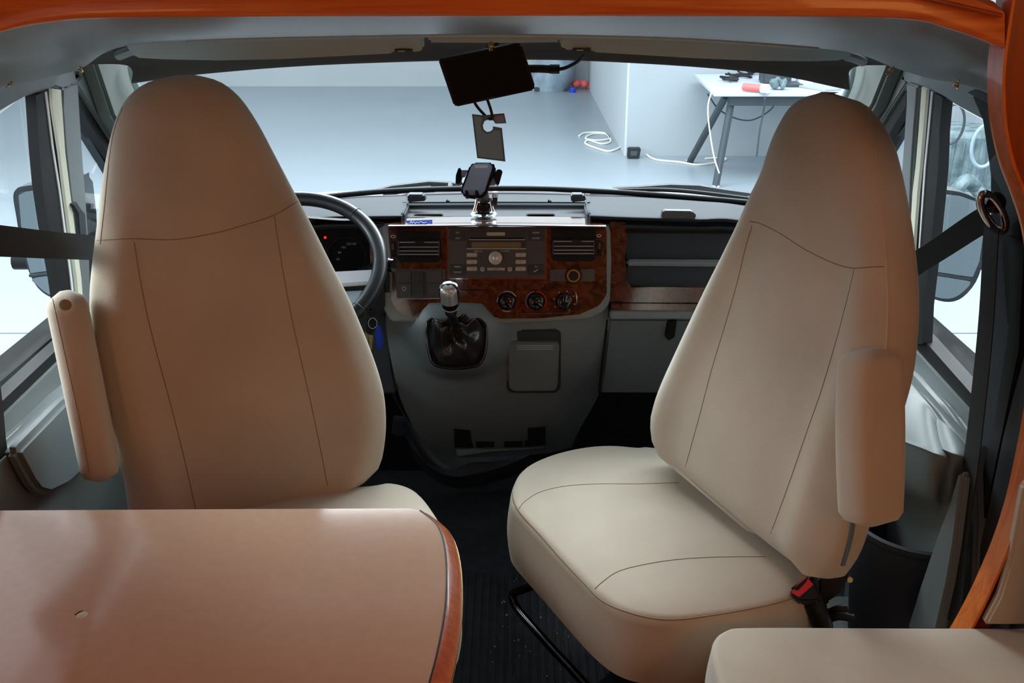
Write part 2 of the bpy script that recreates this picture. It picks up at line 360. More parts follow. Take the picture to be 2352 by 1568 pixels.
# machine seen through the passenger window
mc = root('machine_bin', 'blue-grey ribbed machine housing behind the passenger window', 'machine', (4.1, 9.5, GZ))
lathe('housing', [(.001,0),(.36,0),(.38,.15),(.36,.48),(.30,.53),(.001,.54)], (4.12, 9.5, GZ), (0,0,1), 'machine', mc, n=32)
for k in range(14):
    an = -PI+.22*k; box('rib', (4.12+.375*math.cos(an), 9.5+.375*math.sin(an), GZ+.28), (.02,.03,.36), 'machine', mc, bevel=.005)
def hoop(name, c, rx, rz, r, m, lab, tilt=0):
    pts = [(c[0]+rx*math.cos(w)*math.cos(tilt), c[1]+rx*math.cos(w)*math.sin(tilt), c[2]+rz*math.sin(w)) for w in [2*PI*k/16 for k in range(16)]]
    t = tube(name, pts, r, m, n=8, res=48, closed=True); tag(t, lab, 'hose')
hoop('hose_loop', tuple(P(2188,285,Y=9.0)), .10, .17, .012, 'desksteel', 'dark hose loop rising behind the machine housing')
hoop('hose_loop', tuple(P(2262,335,Y=8.7)), .11, .18, .016, 'sheet', 'thick pale hose loop in front of the machine housing')
for i, (x, y, h) in enumerate(((3.75,8.6,.22),(4.05,8.3,.2),(4.25,7.9,.16))):
    t = tube('machine_duct', [(x,y,GZ+.05),(x+.1,y,GZ+h),(x+.25,y+.1,GZ+h*.6),(x+.3,y,GZ+.05)], .06, 'silver' if i%2 else 'machine', n=9); tag(t, ['grey bent duct at the foot of the machine housing','silver bent duct between two grey ducts','low grey duct below the pale hose loop'][i], 'duct')
# ================================================================ vehicle shell
XL, XR = -.90, .81
# cab floor and raised tunnel
fl = struct(box('cab_floor', (-.04, 1.9, -.03), (1.9, 2.0, .06), 'mat'), 'ribbed charcoal rubber cab floor')
RB = []; RF = []
for k in range(96):
    x = -.93+.0185*k
    v, f = boxv((x, 1.62, .0018), (.009, 1.2, .0036)); b0 = len(RB); RB += v; RF += [tuple(b0+i for i in q) for q in f]
rb = mk('ribs', RB, RF, 'mat', fl, smooth=False); rb['kind'] = 'stuff'
# raised tunnel mat below the console
surf('tunnel_mat', [[(900,900,2.62),(960,990,2.58),(1060,1040,2.58),(1200,1040,2.6),(1330,1000,2.62)],
                    [(930,960,2.60),(975,1050,2.56),(1050,1095,2.52),(1150,1075,2.55),(1220,1045,2.6)],
                    [(925,985,2.62),(965,1065,2.60),(1045,1112,2.60),(1160,1090,2.62),(1240,1055,2.64)]], (0,.03,-.03), 'mat', fl, nu=40)
surf('worn_lining', [[(945,1015,2.56),(985,1065,2.53),(1040,1078,2.5),(1080,1062,2.51),(1130,1060,2.52),(1190,1050,2.54)],
                    [(950,1030,2.555),(995,1078,2.525),(1045,1094,2.495),(1090,1088,2.505),(1140,1076,2.515),(1200,1053,2.535)]], (0,.01,-.005), 'desksteel', fl, nu=40)
wf = struct(box('wall_firewall', (-.045, 2.80, .30), (1.9, .06, 1.0), 'void'), 'black bulkhead under the dashboard')
struct(box('trim_3', (-.97, 2.3, .02), (.06, 1.5, 1.2), 'void'), 'outer skin below the driver door window').location.z = -.45
struct(box('trim_4', (.88, 2.3, .02), (.06, 1.5, 1.2), 'void'), 'outer skin below the passenger door window').location.z = -.45
# living area behind the cab
struct(box('living_floor', (0, .0, -.03), (2.4, 1.9, .06), 'wooddark'), 'floor of the living area')
struct(box('living_wall_back', (0, -1.3, .95), (2.4, .06, 2.1), 'wooddark'), 'rear wall of the living area')
struct(box('living_wall_left', (-1.2, .05, .95), (.06, 2.7, 2.1), 'wood'), 'wood-lined left wall of the living area')
struct(box('living_wall_right', (1.2, .05, .95), (.06, 2.7, 2.1), 'wood'), 'wood-lined right wall of the living area')
struct(box('ceiling', (0, .1, 1.99), (2.5, 2.9, .05), 'vanwhite'), 'pale ceiling of the living area')
struct(box('wall_overcab', (0, 1.46, 1.72), (2.5, .04, .56), 'vanwhite'), 'panel closing the space above the cab')
struct(box('cab_roof', (-.045, 1.95, 1.50), (2.1, 1.1, .04), 'vanwhite'), 'outer roof over the cab')
struct(box('trim_5', (-1.08, 1.44, .6), (.30, .06, 1.4), 'vanwhite'), 'side return panel beside the cab opening, driver side')
struct(box('trim_6', (1.03, 1.44, .6), (.32, .06, 1.4), 'vanwhite'), 'side return panel beside the cab opening, passenger side')
# headliner of the cab
hl = sroot('ceiling_cab', 'grey moulded cab headliner')
RA = [(-120,115,1.40),(0,62,1.40),(130,38,1.40),(270,30,1.40),(700,22,1.40),(1176,20,1.40),(1700,24,1.40),(2060,30,1.40),(2180,62,1.40),(2290,100,1.40),(2420,150,1.40)]
RM = [(-120,180,1.50),(0,130,1.52),(110,98,1.55),(270,72,1.55),(700,56,1.56),(1176,50,1.56),(1700,58,1.56),(2000,78,1.55),(2130,110,1.54),(2260,160,1.50),(2400,230,1.45)]
RC = [(-120,262,1.58),(0,206,1.72),(90,182,1.86),(182,157,2.00),(262,112,1.96),(430,93,1.86),(800,83,1.86),(1176,79,1.86),(1560,88,1.86),(1880,110,1.86),(1985,128,1.92),(2048,152,1.98),(2128,178,1.86),(2200,200,1.72),(2330,262,1.58)]
RD = [(-120,240,1.62),(0,185,1.76),(90,160,1.90),(182,140,2.05),(262,98,2.04),(430,84,1.93),(800,74,1.93),(1176,70,1.93),(1560,79,1.93),(1880,100,1.93),(1985,112,1.98),(2048,135,2.03),(2128,158,1.90),(2200,180,1.76),(2330,240,1.62)]
def dent(p):
    for cx in (-.80, .73):
        d = ((p.x-cx)/.05)**2 + ((p.y-1.62)/.12)**2
        p = Vector((p.x, p.y, p.z+.016*math.exp(-d)))
    return p
surf('headliner', [RA, RM, RC, RD], (0, .01, .03), 'grey', hl, nu=120, nv=28, bump=dent)
# front lip in paler vinyl, its highlight put into the colour
tube('front_lip', [P(x, y, Y=Y-.004) for x, y, Y in RC[5:10]], .0045, 'visor', hl, res=60)
hd = surf('header_cover', [[(150,150,2.12),(300,112,2.05),(700,70,2.05),(1176,60,2.05),(1650,72,2.05),(1950,112,2.05),(2080,150,2.12)],
       [(290,150,2.13),(480,120,2.14),(760,105,2.16),(1176,100,2.18),(1480,105,2.17),(1760,125,2.15),(1960,155,2.13)],
       [(302,190,2.13),(480,167,2.16),(760,147,2.19),(1176,136,2.22),(1480,145,2.20),(1760,168,2.17),(1952,205,2.13)],
       [(302,184,2.16),(480,160,2.19),(760,140,2.22),(1176,129,2.25),(1480,138,2.23),(1760,161,2.20),(1952,198,2.16)]], (0,.01,.02), 'header', hl, nu=80)
# centre mirror base strip
pp('centre_strip', [(980,76),(1286,78),(1286,97),(1180,99),(985,98)], 'visor', hl, Y=1.92, ext=(0,.05,0), bevel=.004)
t = root('ceiling_hook', 'tiny brass hook under the pale strip above the black screen', 'hook', P(1128, 97, Y=1.93))
lathe('stem', [(.001,0),(.004,0),(.004,.006),(.0025,.008),(.0025,.011),(.004,.012),(.004,.015),(.001,.016)], P(1128, 98, Y=1.925), (0,-.3,-1), 'gold', t, n=12)
tube('loop', [P(1128,103,Y=1.925)+Vector((.005*math.cos(w),0,.005*math.sin(w))) for w in (0,1,2,3,4,5,6)], .0012, 'gold', t, n=6)
# sun visors
for nm, lab, body, notch, knob in (('sun_visor', 'folded pale grey sun visor above the driver seat',
        [(286,100),(300,125),(318,134),(370,137),(500,140),(640,137),(800,129),(895,124),(905,119),(918,115),(940,116),(950,120),(962,119),(973,114),(972,80),(430,85),(290,88)], [(905,113),(948,113),(946,119),(908,119)], (300,104)),
      ('sun_visor', 'folded pale grey sun visor above the passenger seat',
        [(1287,80),(1286,105),(1296,114),(1308,116),(1320,113),(1352,113),(1364,121),(1450,126),(1600,135),(1750,141),(1860,142),(1925,140),(1950,134),(1962,118),(1966,105),(1700,88)], [(1315,111),(1358,112),(1354,119),(1318,118)], (1955,118))):
    r = root(nm, lab, 'sun visor', P(body[4][0], body[4][1], Y=1.96))
    pp('visor_board', body, 'visor', r, Y=1.95, ext=(0,.022,.003), bevel=.004)
    pp('pull_tab', notch, 'header', r, Y=1.947, ext=(0,.02,0), bevel=.001)
    pp('clip', [(notch[0][0]+8,notch[0][1]+3),(notch[0][0]+26,notch[0][1]+3),(notch[0][0]+24,notch[0][1]+6),(notch[0][0]+10,notch[0][1]+6)], 'visor', r, Y=1.945, ext=(0,.01,0))
    s = 1 if knob[0] > 1176 else -1
    tube('pivot_arm', [P(knob[0]-s*12,knob[1]+10,Y=1.98), P(knob[0]+s*8,knob[1]+16,Y=1.99), P(knob[0]+s*28,knob[1]+24,Y=2.01)], .009, 'grey', r, n=8)
# little brass roof clips
for x, y, Y, lab in ((182,156,1.97,'brass clip at the corner of the headliner, driver side'),(15,187,1.74,'brass clip on the headliner edge over the driver door'),(2043,160,1.95,'brass clip at the corner of the headliner, passenger side'),(2200,192,1.68,'brass clip on the headliner edge over the passenger door')):
    rr = random.Random(int(x)); c = P(x, y, Y=Y)
    t = tube('roof_clip', [c+Vector((rr.uniform(-.008,.008), rr.uniform(-.004,.004), rr.uniform(-.01,.006))) for _ in range(7)], .0016, 'gold', n=6, res=30); tag(t, lab, 'clip')
# A pillars
pl_ = struct(pp('wall_pillar_left', [(212,120),(310,132),(322,210),(345,262),(400,330),(520,450),(430,470),(300,330),(262,268)], 'trimgreen', X=XL+.035, ext=(-.04,0,0), bevel=.008), 'grey-green cloth-covered windscreen pillar, driver side')
pr_ = struct(pp('wall_pillar_right', [(1950,150),(2048,130),(2002,245),(1960,310),(1860,440),(1800,420),(1880,320),(1930,260)], 'trimgreen', X=XR-.035, ext=(.04,0,0), bevel=.008), 'grey-green cloth-covered windscreen pillar, passenger side')
tube('pillar_edge', [P(300,150,X=XL+.06), P(308,185,X=XL+.06), P(322,215,X=XL+.06), P(345,262,X=XL+.06)], .008, 'visor', pl_)
tube('pillar_edge', [P(1960,150,X=XR-.06), P(1952,190,X=XR-.06), P(1938,225,X=XR-.06), P(1910,270,X=XR-.06)], .008, 'visor', pr_)
# windscreen
ws = sroot('window_1', 'windscreen')
gt = crom([P(x, y, Y=Y+.02) for x, y, Y in ((300,185,2.15),(480,162,2.18),(760,142,2.21),(1176,130,2.24),(1480,140,2.22),(1760,163,2.19),(1965,200,2.15))], 30)
gb = crom([P(x, y, Y=Y) for x, y, Y in ((480,475,2.58),(700,458,2.64),(900,440,2.68),(1176,434,2.70),(1400,442,2.68),(1690,464,2.63),(1900,490,2.56))], 30)
G = [[a.lerp(b, v/7) for a, b in zip(gt, gb)] for v in range(8)]
shell('pane', G, (0, .004, .003), 'glass', ws)
tube('lower_seal', [p+Vector((0,0,.002)) for p in gb], .0075, 'rubber', ws, res=60)
tube('lower_seal', [P(x, y, Y=Y) for x, y, Y in ((480,486,2.62),(700,468,2.68),(900,452,2.72),(1176,446,2.74),(1400,450,2.72),(1690,474,2.67),(1900,500,2.6))], .006, 'rubber', ws, res=60)
struct(surf('bonnet', [[(450,500,2.66),(760,462,2.74),(1176,450,2.78),(1500,456,2.76),(1900,510,2.66)], [(450,470,2.9),(760,440,3.0),(1176,432,3.05),(1500,438,3.0),(1900,475,2.9)]], (0,.0,-.02), 'vanwhite', None, nu=40), 'white bonnet edge beyond the windscreen')
# wipers
def wiper(lab, arm, blade, spot):
    r = root('windscreen_wiper', lab, 'wiper', P(arm[0][0], arm[0][1], Y=2.75))
    tube('blade', [P(x, y, Y=Y) for x, y, Y in blade], .006, 'rubber', r, n=8)
    v = [P(x, y, Y=2.78) for x, y in arm]
    prism('arm', v, (0,.012,.004), 'desksteel', r, bevel=.002)
    if spot: lathe('pivot_cap', [(.001,0),(.006,0),(.006,.004),(.001,.005)], P(spot[0], spot[1], Y=2.77), (0,-1,.3), 'paper', r, n=14)
wiper('dark wiper resting below the glass on the driver side', [(860,438),(900,428),(985,418),(1040,421),(1062,428),(1050,436),(960,434)], [(620,470,2.72),(740,452,2.74),(860,440,2.76),(990,431,2.77)], (1034,424))
wiper('dark wiper resting below the glass in front of the passenger seat', [(1405,433),(1470,430),(1540,425),(1605,427),(1660,436),(1740,447),(1700,455),(1600,443),(1480,437)], [(1420,437,2.75),(1530,436,2.75),(1640,446,2.74),(1800,468,2.7)], None)
t = tube('cowl_cable', [P(880,447,Y=2.76), P(940,440,Y=2.76), P(985,441,Y=2.76), P(1010,449,Y=2.76)], .004, 'rubber', n=6); tag(t, 'black washer hose behind the dashboard edge near the driver', 'hose')
# ---------------------------------------------------------------- doors
def strips(side, X, parent, defs, d):
    for nm, pts, m, dx in defs:
        pp(nm, pts, m, parent, X=X+dx*d, ext=(-d*.03, 0, 0))
# driver door
d1 = sroot('door_1', 'driver door, grey frame')
dd = 1
pp('upper_frame', [(-90,330),(-90,150),(100,110),(190,130),(200,170),(178,196),(150,208),(128,200),(100,208),(60,222),(0,256),(-40,285)], 'door', d1, X=XL, ext=(-.05,0,0), bevel=.004)
pp('divider', [(145,203),(180,188),(184,260),(192,380),(197,440),(205,560),(212,760),(186,760),(176,560),(163,440),(153,350),(145,250)], 'door', d1, X=XL+.004, ext=(-.045,0,0), bevel=.004)
pp('channel_felt', [(119,203),(140,206),(150,350),(161,440),(187,640),(195,745),(185,745),(177,640),(149,440),(138,350),(121,240)], 'cream', d1, X=XL+.006, ext=(-.006,0,0))
pp('window_guide', [(107,206),(120,204),(131,340),(149,440),(177,640),(186,745),(176,745),(166,640),(138,440),(122,340)], 'rubber', d1, X=XL-.015, ext=(-.02,0,0))
pp('bright_strip', [(104,212),(108,210),(124,340),(140,440),(166,640),(177,745),(173,745),(162,640),(136,440),(120,340)], 'paper', d1, X=XL+.005, ext=(-.002,0,0))
pp('window_guide', [(82,220),(105,211),(121,340),(137,440),(163,640),(174,745),(150,762),(133,640),(110,510),(98,430),(90,340)], 'rubber', d1, X=XL+.003, ext=(-.02,0,0))
pp('front_post', [(165,150),(192,150),(262,282),(330,410),(380,500),(362,500),(278,350),(176,192)], 'door', d1, X=XL, ext=(-.05,0,0), bevel=.003)
pp('door_seal', [(186,140),(216,140),(278,262),(345,370),(430,500),(380,500),(262,284)], 'rubber', d1, X=XL-.008, ext=(-.03,0,0))
pp('quarter_seal', [(176,192),(278,350),(362,500),(340,500),(272,388),(176,238)], 'rubber', d1, X=XL-.01, ext=(-.03,0,0))
pp('quarter_frame', [(176,238),(272,388),(340,500),(325,500),(266,415),(178,272)], 'desksteel', d1, X=XL-.03, ext=(-.02,0,0))
pp('sill_rubber', [(-60,985),(8,918),(125,808),(210,730),(300,655),(300,690),(210,757),(130,833),(15,945),(-60,1015)], 'rubber', d1, X=XL-.004, ext=(-.03,0,0))
pp('sill_band', [(-60,1018),(15,946),(130,834),(210,758),(300,690),(300,760),(230,805),(145,880),(10,1005),(-60,1070)], 'door', d1, X=XL, ext=(-.04,0,0), bevel=.003)
pp('pane', [(-90,330),(60,215),(180,200),(345,500),(300,665),(125,812),(5,922),(-90,1010)], 'glass', d1, X=XL-.03, ext=(-.004,0,0))
def surfX(name, rows, thick, m, parent, nu=30, nv=None):
    R = [crom([P(a, b, X=x) for a, b, x in r], nu) for r in rows]; nv = nv or (len(rows)-1)*5+1
    G = [[None]*nu for _ in range(nv)]
    for j in range(nu):
        c = crom([r[j] for r in R], nv)
        for i in range(nv): G[i][j] = c[i]
    return shell(name, G, thick, m, parent)
surfX('inner_panel', [[(-90,1095,-.90),(10,1003,-.90),(145,878,-.90),(300,758,-.90)],
    [(-90,1120,-.87),(15,1030,-.87),(155,905,-.87),(300,790,-.87)],
    [(-90,1160,-.855),(20,1065,-.855),(160,935,-.855),(310,830,-.855)],
    [(-70,1300,-.855),(40,1200,-.855),(180,1080,-.855),(320,960,-.855)],
    [(-40,1600,-.855),(90,1500,-.855),(220,1380,-.855),(340,1260,-.855)]], (-.03,0,0), 'grey', d1)
pp('armrest_pad', [(46,1048),(44,1036),(52,1022),(150,922),(172,904),(300,810),(310,960),(215,1065),(160,1115),(118,1136),(95,1130),(78,1108)], 'console', d1, X=-.825, ext=(-.03,0,0), bevel=.012)
pp('latch_hook', [(166,468),(176,462),(186,478),(196,490),(200,540),(184,540),(180,490)], 'desksteel', d1, X=XL+.012, ext=(-.01,0,0), bevel=.002)
pp('door_seal', [(-90,840),(0,876),(8,940),(14,1010),(38,1175),(60,1300),(-90,1300)], 'rubber', d1, X=-.86, ext=(-.03,0,0))
# passenger door
d2 = sroot('door_2', 'passenger door, grey frame')
pp('upper_frame', [(2050,160),(2100,110),(2330,160),(2390,340),(2258,276),(2210,250),(2165,224),(2142,212),(2116,198),(2083,192),(2070,186)], 'door', d2, X=XR, ext=(.05,0,0), bevel=.004)
pp('divider', [(2081,188),(2106,197),(2104,230),(2098,300),(2092,390),(2086,560),(2082,700),(2050,700),(2062,500),(2070,400),(2077,300),(2081,240)], 'door', d2, X=XR-.004, ext=(.045,0,0), bevel=.004)
pp('window_guide', [(2106,198),(2117,199),(2110,300),(2103,383),(2096,440),(2088,600),(2083,600),(2090,440),(2094,383),(2100,300)], 'rubber', d2, X=XR+.006, ext=(.02,0,0))
pp('channel_felt', [(2117,199),(2128,205),(2120,300),(2113,383),(2107,440),(2095,600),(2087,600),(2096,440),(2103,383),(2110,300)], 'cream', d2, X=XR-.006, ext=(.006,0,0))
pp('window_guide', [(2128,205),(2139,210),(2131,300),(2123,383),(2119,440),(2107,600),(2096,620),(2107,440),(2113,383),(2120,300)], 'rubber', d2, X=XR+.014, ext=(.02,0,0))
pp('bright_strip', [(2138,209),(2142,212),(2134,300),(2126,383),(2122,440),(2110,600),(2108,600),(2118,440),(2122,383),(2130,300)], 'paper', d2, X=XR-.005, ext=(.002,0,0))
pp('window_guide', [(2142,212),(2165,224),(2158,300),(2155,383),(2150,440),(2138,560),(2122,700),(2118,790),(2100,790),(2108,600),(2122,440),(2126,383),(2134,300)], 'rubber', d2, X=XR-.003, ext=(.02,0,0))
pp('front_post', [(2050,160),(2072,160),(2081,190),(2030,272),(1950,400),(1900,480),(1880,480),(1945,375),(2018,256)], 'door', d2, X=XR, ext=(.05,0,0), bevel=.003)
pp('door_seal', [(2040,140),(2070,150),(2070,166),(2020,256),(1945,380),(1880,480),(1850,480),(1925,365),(2000,243)], 'rubber', d2, X=XR+.008, ext=(.03,0,0))
pp('quarter_seal', [(2081,190),(2081,243),(2048,298),(1980,420),(1940,480),(1900,480),(2030,272)], 'rubber', d2, X=XR+.01, ext=(.03,0,0))
pp('quarter_frame', [(2080,243),(2080,284),(2056,320),(1995,425),(1955,480),(1940,480),(1980,420),(2048,298)], 'desksteel', d2, X=XR+.03, ext=(.02,0,0))
pp('sill_rubber', [(1960,600),(2060,712),(2120,778),(2232,905),(2300,980),(2300,1025),(2228,942),(2120,822),(2060,757),(1960,650)], 'rubber', d2, X=XR+.004, ext=(.03,0,0))
pp('sill_band', [(1960,652),(2060,758),(2120,823),(2228,943),(2300,1025),(2300,1080),(2222,988),(2127,884),(2040,800),(1960,720)], 'door', d2, X=XR, ext=(.04,0,0), bevel=.003)
pp('pane', [(2070,190),(2142,212),(2258,276),(2330,310),(2330,1010),(2232,908),(2060,715),(1960,600),(1900,480)], 'glass', d2, X=XR+.03, ext=(.004,0,0))
surfX('inner_panel', [[(1960,718,.81),(2040,800,.81),(2127,884,.81),(2222,988,.81),(2300,1075,.81)],
    [(1960,780,.79),(2060,848,.78),(2120,905,.775),(2150,936,.775),(2190,990,.775),(2215,1040,.775)],
    [(1960,800,.775),(2060,865,.77),(2110,915,.765),(2140,950,.765),(2176,1005,.765),(2205,1055,.765)],
    [(1950,930,.70),(2000,965,.70),(2068,998,.70),(2127,1024,.70),(2170,1042,.72),(2200,1062,.76)],
    [(1950,960,.70),(2000,990,.695),(2068,1020,.695),(2127,1042,.695),(2165,1060,.715),(2195,1080,.76)],
    [(1950,1100,.73),(2000,1100,.72),(2080,1115,.72),(2137,1137,.72),(2165,1110,.74),(2190,1100,.765)],
    [(1950,1220,.77),(2000,1210,.77),(2080,1200,.77),(2140,1200,.77),(2165,1185,.77),(2185,1170,.77)],
    [(1930,1480,.77),(1990,1470,.77),(2040,1460,.77),(2088,1450,.77),(2120,1445,.77),(2150,1440,.77)]], (.03,0,0), 'grey', d2, nu=40, nv=50)
pp('rear_edge', [(2213,1042),(2222,1060),(2205,1150),(2165,1300),(2120,1400),(2110,1460),(2230,1460),(2240,1200),(2236,1020)], 'grey', d2, X=.775, ext=(.03,0,0), bevel=.006)
pp('sill_foot', [(2085,1432),(2110,1350),(2150,1230),(2180,1150),(2200,1080),(2210,1090),(2190,1250),(2175,1340),(2150,1450),(2085,1450)], 'door', d2, X=.735, ext=(.02,0,0), bevel=.006)
sb = root('door_bin', 'dark rounded storage bin at the foot of the passenger door', 'bin', (.775, 1.71, .15))
lathe('bin_body', [(.001,.0),(.085,.0),(.098,.03),(.124,.315),(.130,.322),(.130,.332),(.122,.334),(.114,.326),(.09,.04),(.001,.03)], (.785, 1.715, .135), (0,0,1), 'dark', sb, n=48)
box('step_trim', (.70, 1.62, .10), (.20, .5, .2), 'console', sb, bevel=.03)
# B pillar on the passenger side
bp = sroot('wall_pillar_rear', 'dark trimmed pillar behind the passenger door')
pp('pillar_panel', [(2258,276),(2276,400),(2276,540),(2262,750),(2240,1000),(2196,1300),(2180,1460),(2480,1460),(2480,250),(2330,220),(2235,222)], 'dark', bp, X=.805, ext=(.04,0,0))
pp('pillar_seal', [(2318,540),(2318,750),(2285,960),(2250,1120),(2222,1250),(2198,1460),(2222,1460),(2240,1300),(2262,1180),(2300,1000),(2340,800),(2352,560)], 'rubber', bp, X=.79, ext=(.02,0,0))
pp('pillar_edge', [(2352,820),(2330,900),(2305,1000),(2268,1180),(2235,1330),(2215,1460),(2250,1460),(2330,1150),(2420,900)], 'desksteel', bp, X=.785, ext=(.02,0,0))
pp('roof_seal', [(2222,212),(2238,205),(2300,235),(2300,250),(2290,250)], 'rubber', bp, X=.80, ext=(.02,0,0))
# outside mirrors
def mirror(lab, out, glass, lower, bar, Y, s, hous):
    r = root('wing_mirror', lab, 'mirror', P(out[0][0], out[0][1], Y=Y))
    sm = lambda q: [(v.x, v.y) for v in crom([(a, b, 0) for a, b in q], len(q)*3, True)]
    out = sm(out); lower = sm(lower)
    pp('housing', out, hous, r, Y=Y, ext=(0,.07,0), bevel=.012)
    pp('mirror_glass', glass, 'mirror', r, Y=Y-.002, ext=(0,.004,0), bevel=.001)
    pp('wide_angle_glass', lower, 'mirror', r, Y=Y-.002, ext=(0,.004,0), bevel=.001)
    tube('divider_bar', [P(x, y, Y=Y-.006) for x, y in bar], .004, 'desksteel', r, n=8)
    tube('mounting_arm', [P((out[3][0]), 600, Y=Y+.03), P(1176+s*830, 600, Y=Y+.05)], .02, 'rubber', r, n=10)
mirror('driver-side wing mirror seen through the door glass', [(25,455),(32,437),(50,430),(130,420),(190,418),(200,700),(130,690),(100,680),(75,655),(55,610),(42,560),(32,500)],
       [(42,448),(60,440),(130,432),(180,430),(185,615),(130,620),(70,628),(52,560)], [(74,640),(130,632),(185,628),(190,690),(140,684),(108,674),(85,655)], [(68,633),(120,627),(185,621)], 2.35, -1, 'desksteel')
mirror('passenger-side wing mirror with rounded foot behind the belt', [(2240,455),(2262,470),(2268,540),(2262,600),(2245,650),(2215,685),(2185,696),(2150,690),(2120,672),(2095,640),(2095,440),(2150,436),(2205,442)],
       [(2240,462),(2255,480),(2258,545),(2250,600),(2235,636),(2190,632),(2130,622),(2100,618),(2102,448),(2150,444),(2205,450)], [(2230,648),(2205,676),(2180,686),(2150,682),(2125,666),(2104,640),(2104,628),(2150,632),(2190,640)], [(2100,623),(2160,631),(2228,642)], 2.30, 1, 'desksteel')
# ================================================================ dashboard
FPL = (Vector((0, 2.27, .80)), Vector((0, -.97, .24)).normalized()); FN = FPL[1]
UPV = Vector((0, .24, .97)).normalized(); RTV = Vector((1, 0, 0))
def fp(x, y, d=0): return P(x, y, pl=(FPL[0]+FN*d, FN))
def fprism(name, px, m, parent, d0=0, d1=.006, bevel=.001, label=None):
    return prism(name, [fp(x, y, d0) for x, y in px], FN*(d1-d0), m, parent, bevel, label=label)
def frect(name, x0, y0, x1, y1, m, parent, d0=0, d1=.006, bevel=.001, r=0, label=None):
    if r:
        px = [((x0+x1)/2+a, (y0+y1)/2+b) for a, b in rrect(x1-x0, y1-y0, r, 4)]
    else: px = [(x0,y0),(x1,y0),(x1,y1),(x0,y1)]
    return fprism(name, px, m, parent, d0, d1, bevel, label)
def ftube(name, px, r, m, parent, d=0, closed=False, n=8, res=None, smoothpath=True):
    return tube(name, [fp(x, y, d) for x, y in px], r, m, parent, n=n, closed=closed, res=res, smoothpath=smoothpath)
db = root('dashboard', 'dark grey dashboard with burl wood centre panel beneath the windscreen', 'dashboard', (-.04, 2.4, .2))
# upper pads
surf('pad', [[(440,520,2.56),(600,480,2.66),(700,461,2.68),(820,450,2.70),(935,447,2.70)],
    [(430,540,2.45),(600,495,2.52),(720,472,2.54),(830,462,2.55),(938,458,2.56)],
    [(430,560,2.33),(600,515,2.33),(735,494,2.33),(850,490,2.33),(926,489,2.33)],
    [(430,572,2.31),(600,528,2.31),(735,503,2.31),(850,501,2.31),(920,500,2.31)],
    [(430,572,2.35),(600,530,2.35),(735,508,2.35),(850,506,2.35),(918,505,2.35)]], (0,.0,-.02), 'dark', db, nu=40, nv=40)
surf('pad', [[(1342,447,2.70),(1450,448,2.70),(1600,456,2.70),(1700,466,2.68),(1900,500,2.6)],
    [(1345,460,2.56),(1450,462,2.55),(1600,470,2.54),(1700,478,2.52),(1900,520,2.45)],
    [(1352,488,2.33),(1450,492,2.33),(1600,497,2.33),(1700,500,2.33),(1900,545,2.33)],
    [(1358,501,2.31),(1450,504,2.31),(1600,508,2.31),(1700,512,2.31),(1900,560,2.31)],
    [(1360,506,2.35),(1450,509,2.35),(1600,513,2.35),(1700,516,2.35),(1900,565,2.35)]], (0,.0,-.02), 'dark', db, nu=40, nv=40)
def arcface(x, s, nm='pad_end'):
    pp(nm, [(x,448),(x+s*8,446),(x+s*10,470),(x+s*10,497),(x+s*2,503),(x-s*6,503),(x-s*2,470)], 'dark', db, Y=2.315, ext=(0,.10,-.02), bevel=.004)
for e_ in ([(935,447,2.70),(938,458,2.56),(932,476,2.44),(926,489,2.33),(920,500,2.31)], [(1342,447,2.70),(1345,460,2.56),(1348,476,2.44),(1352,488,2.33),(1358,501,2.31)]):
    ed = crom([P(x, y, Y=Y) for x, y, Y in e_], 24); shell('pad_end', [ed, [p-Vector((0,0,.055)) for p in ed]], (.006 if e_[0][0] < 1100 else -.006, 0, 0), 'dark', db)
    tube('pad_rim', [p+Vector((0,0,.001)) for p in ed], .0035, 'dark', db, n=8)
# centre top tray
surf('top_tray', [[(925,444,2.72),(1140,438,2.74),(1355,444,2.72)], [(925,455,2.60),(1140,452,2.62),(1355,455,2.60)], [(925,464,2.50),(1140,463,2.52),(1355,464,2.50)]], (0,.0,-.02), 'dark', db, nu=30, nv=12)
surf('tray_front', [[(930,466,2.50),(1140,465,2.52),(1352,466,2.50)], [(930,471,2.49),(1140,470,2.51),(1352,471,2.49)],[(930,484,2.47),(1140,484,2.49),(1352,484,2.47)], [(930,498,2.36),(1140,498,2.38),(1352,498,2.36)]], (0,.02,-.02), 'dark', db, nu=30, nv=20)
for x0, x1 in ((936,978),(1312,1346)):
    s = 1 if x0 < 1100 else -1
    pp('corner_vent', [(x0,447),(x1-6,447),(x1,455),(x1,462),(x0,465)], 'desksteel', db, Y=2.47, ext=(0,.03,0), bevel=.003)
for x in (1028, 1262):
    pp('peg', [(x-4,464),(x-2,458),(x+1,462),(x+4,460),(x+5,465)], 'black', db, Y=2.49, ext=(0,.006,0))
# glossy burl shelf strip
surf('shelf_strip', [[(945,498,2.36),(1140,496,2.375),(1340,498,2.36)], [(932,500,2.345),(1140,499,2.36),(1350,501,2.345)], [(905,510,2.30),(1140,509,2.315),(1380,511,2.30)], [(893,516,2.272),(1140,515,2.285),(1391,517,2.272)], [(893,521,2.262),(1140,520,2.272),(1391,522,2.262)]], (0,.02,-.012), 'burl', db, nu=50, nv=20)
tube('shelf_piping', [P(x, y, Y=Y) for x, y, Y in ((893,520,2.258),(1140,518,2.268),(1391,521,2.258))], .0018, 'chrome', db, n=6)
for x0, x1 in ((950,1018),(1208,1275)):
    pp('defroster_slot', [(x0,494),(x0+8,492),(x1-5,492),(x1,494),(x1-4,496),(x0+4,496)], 'void', db, Y=2.385, ext=(0,.01,0))
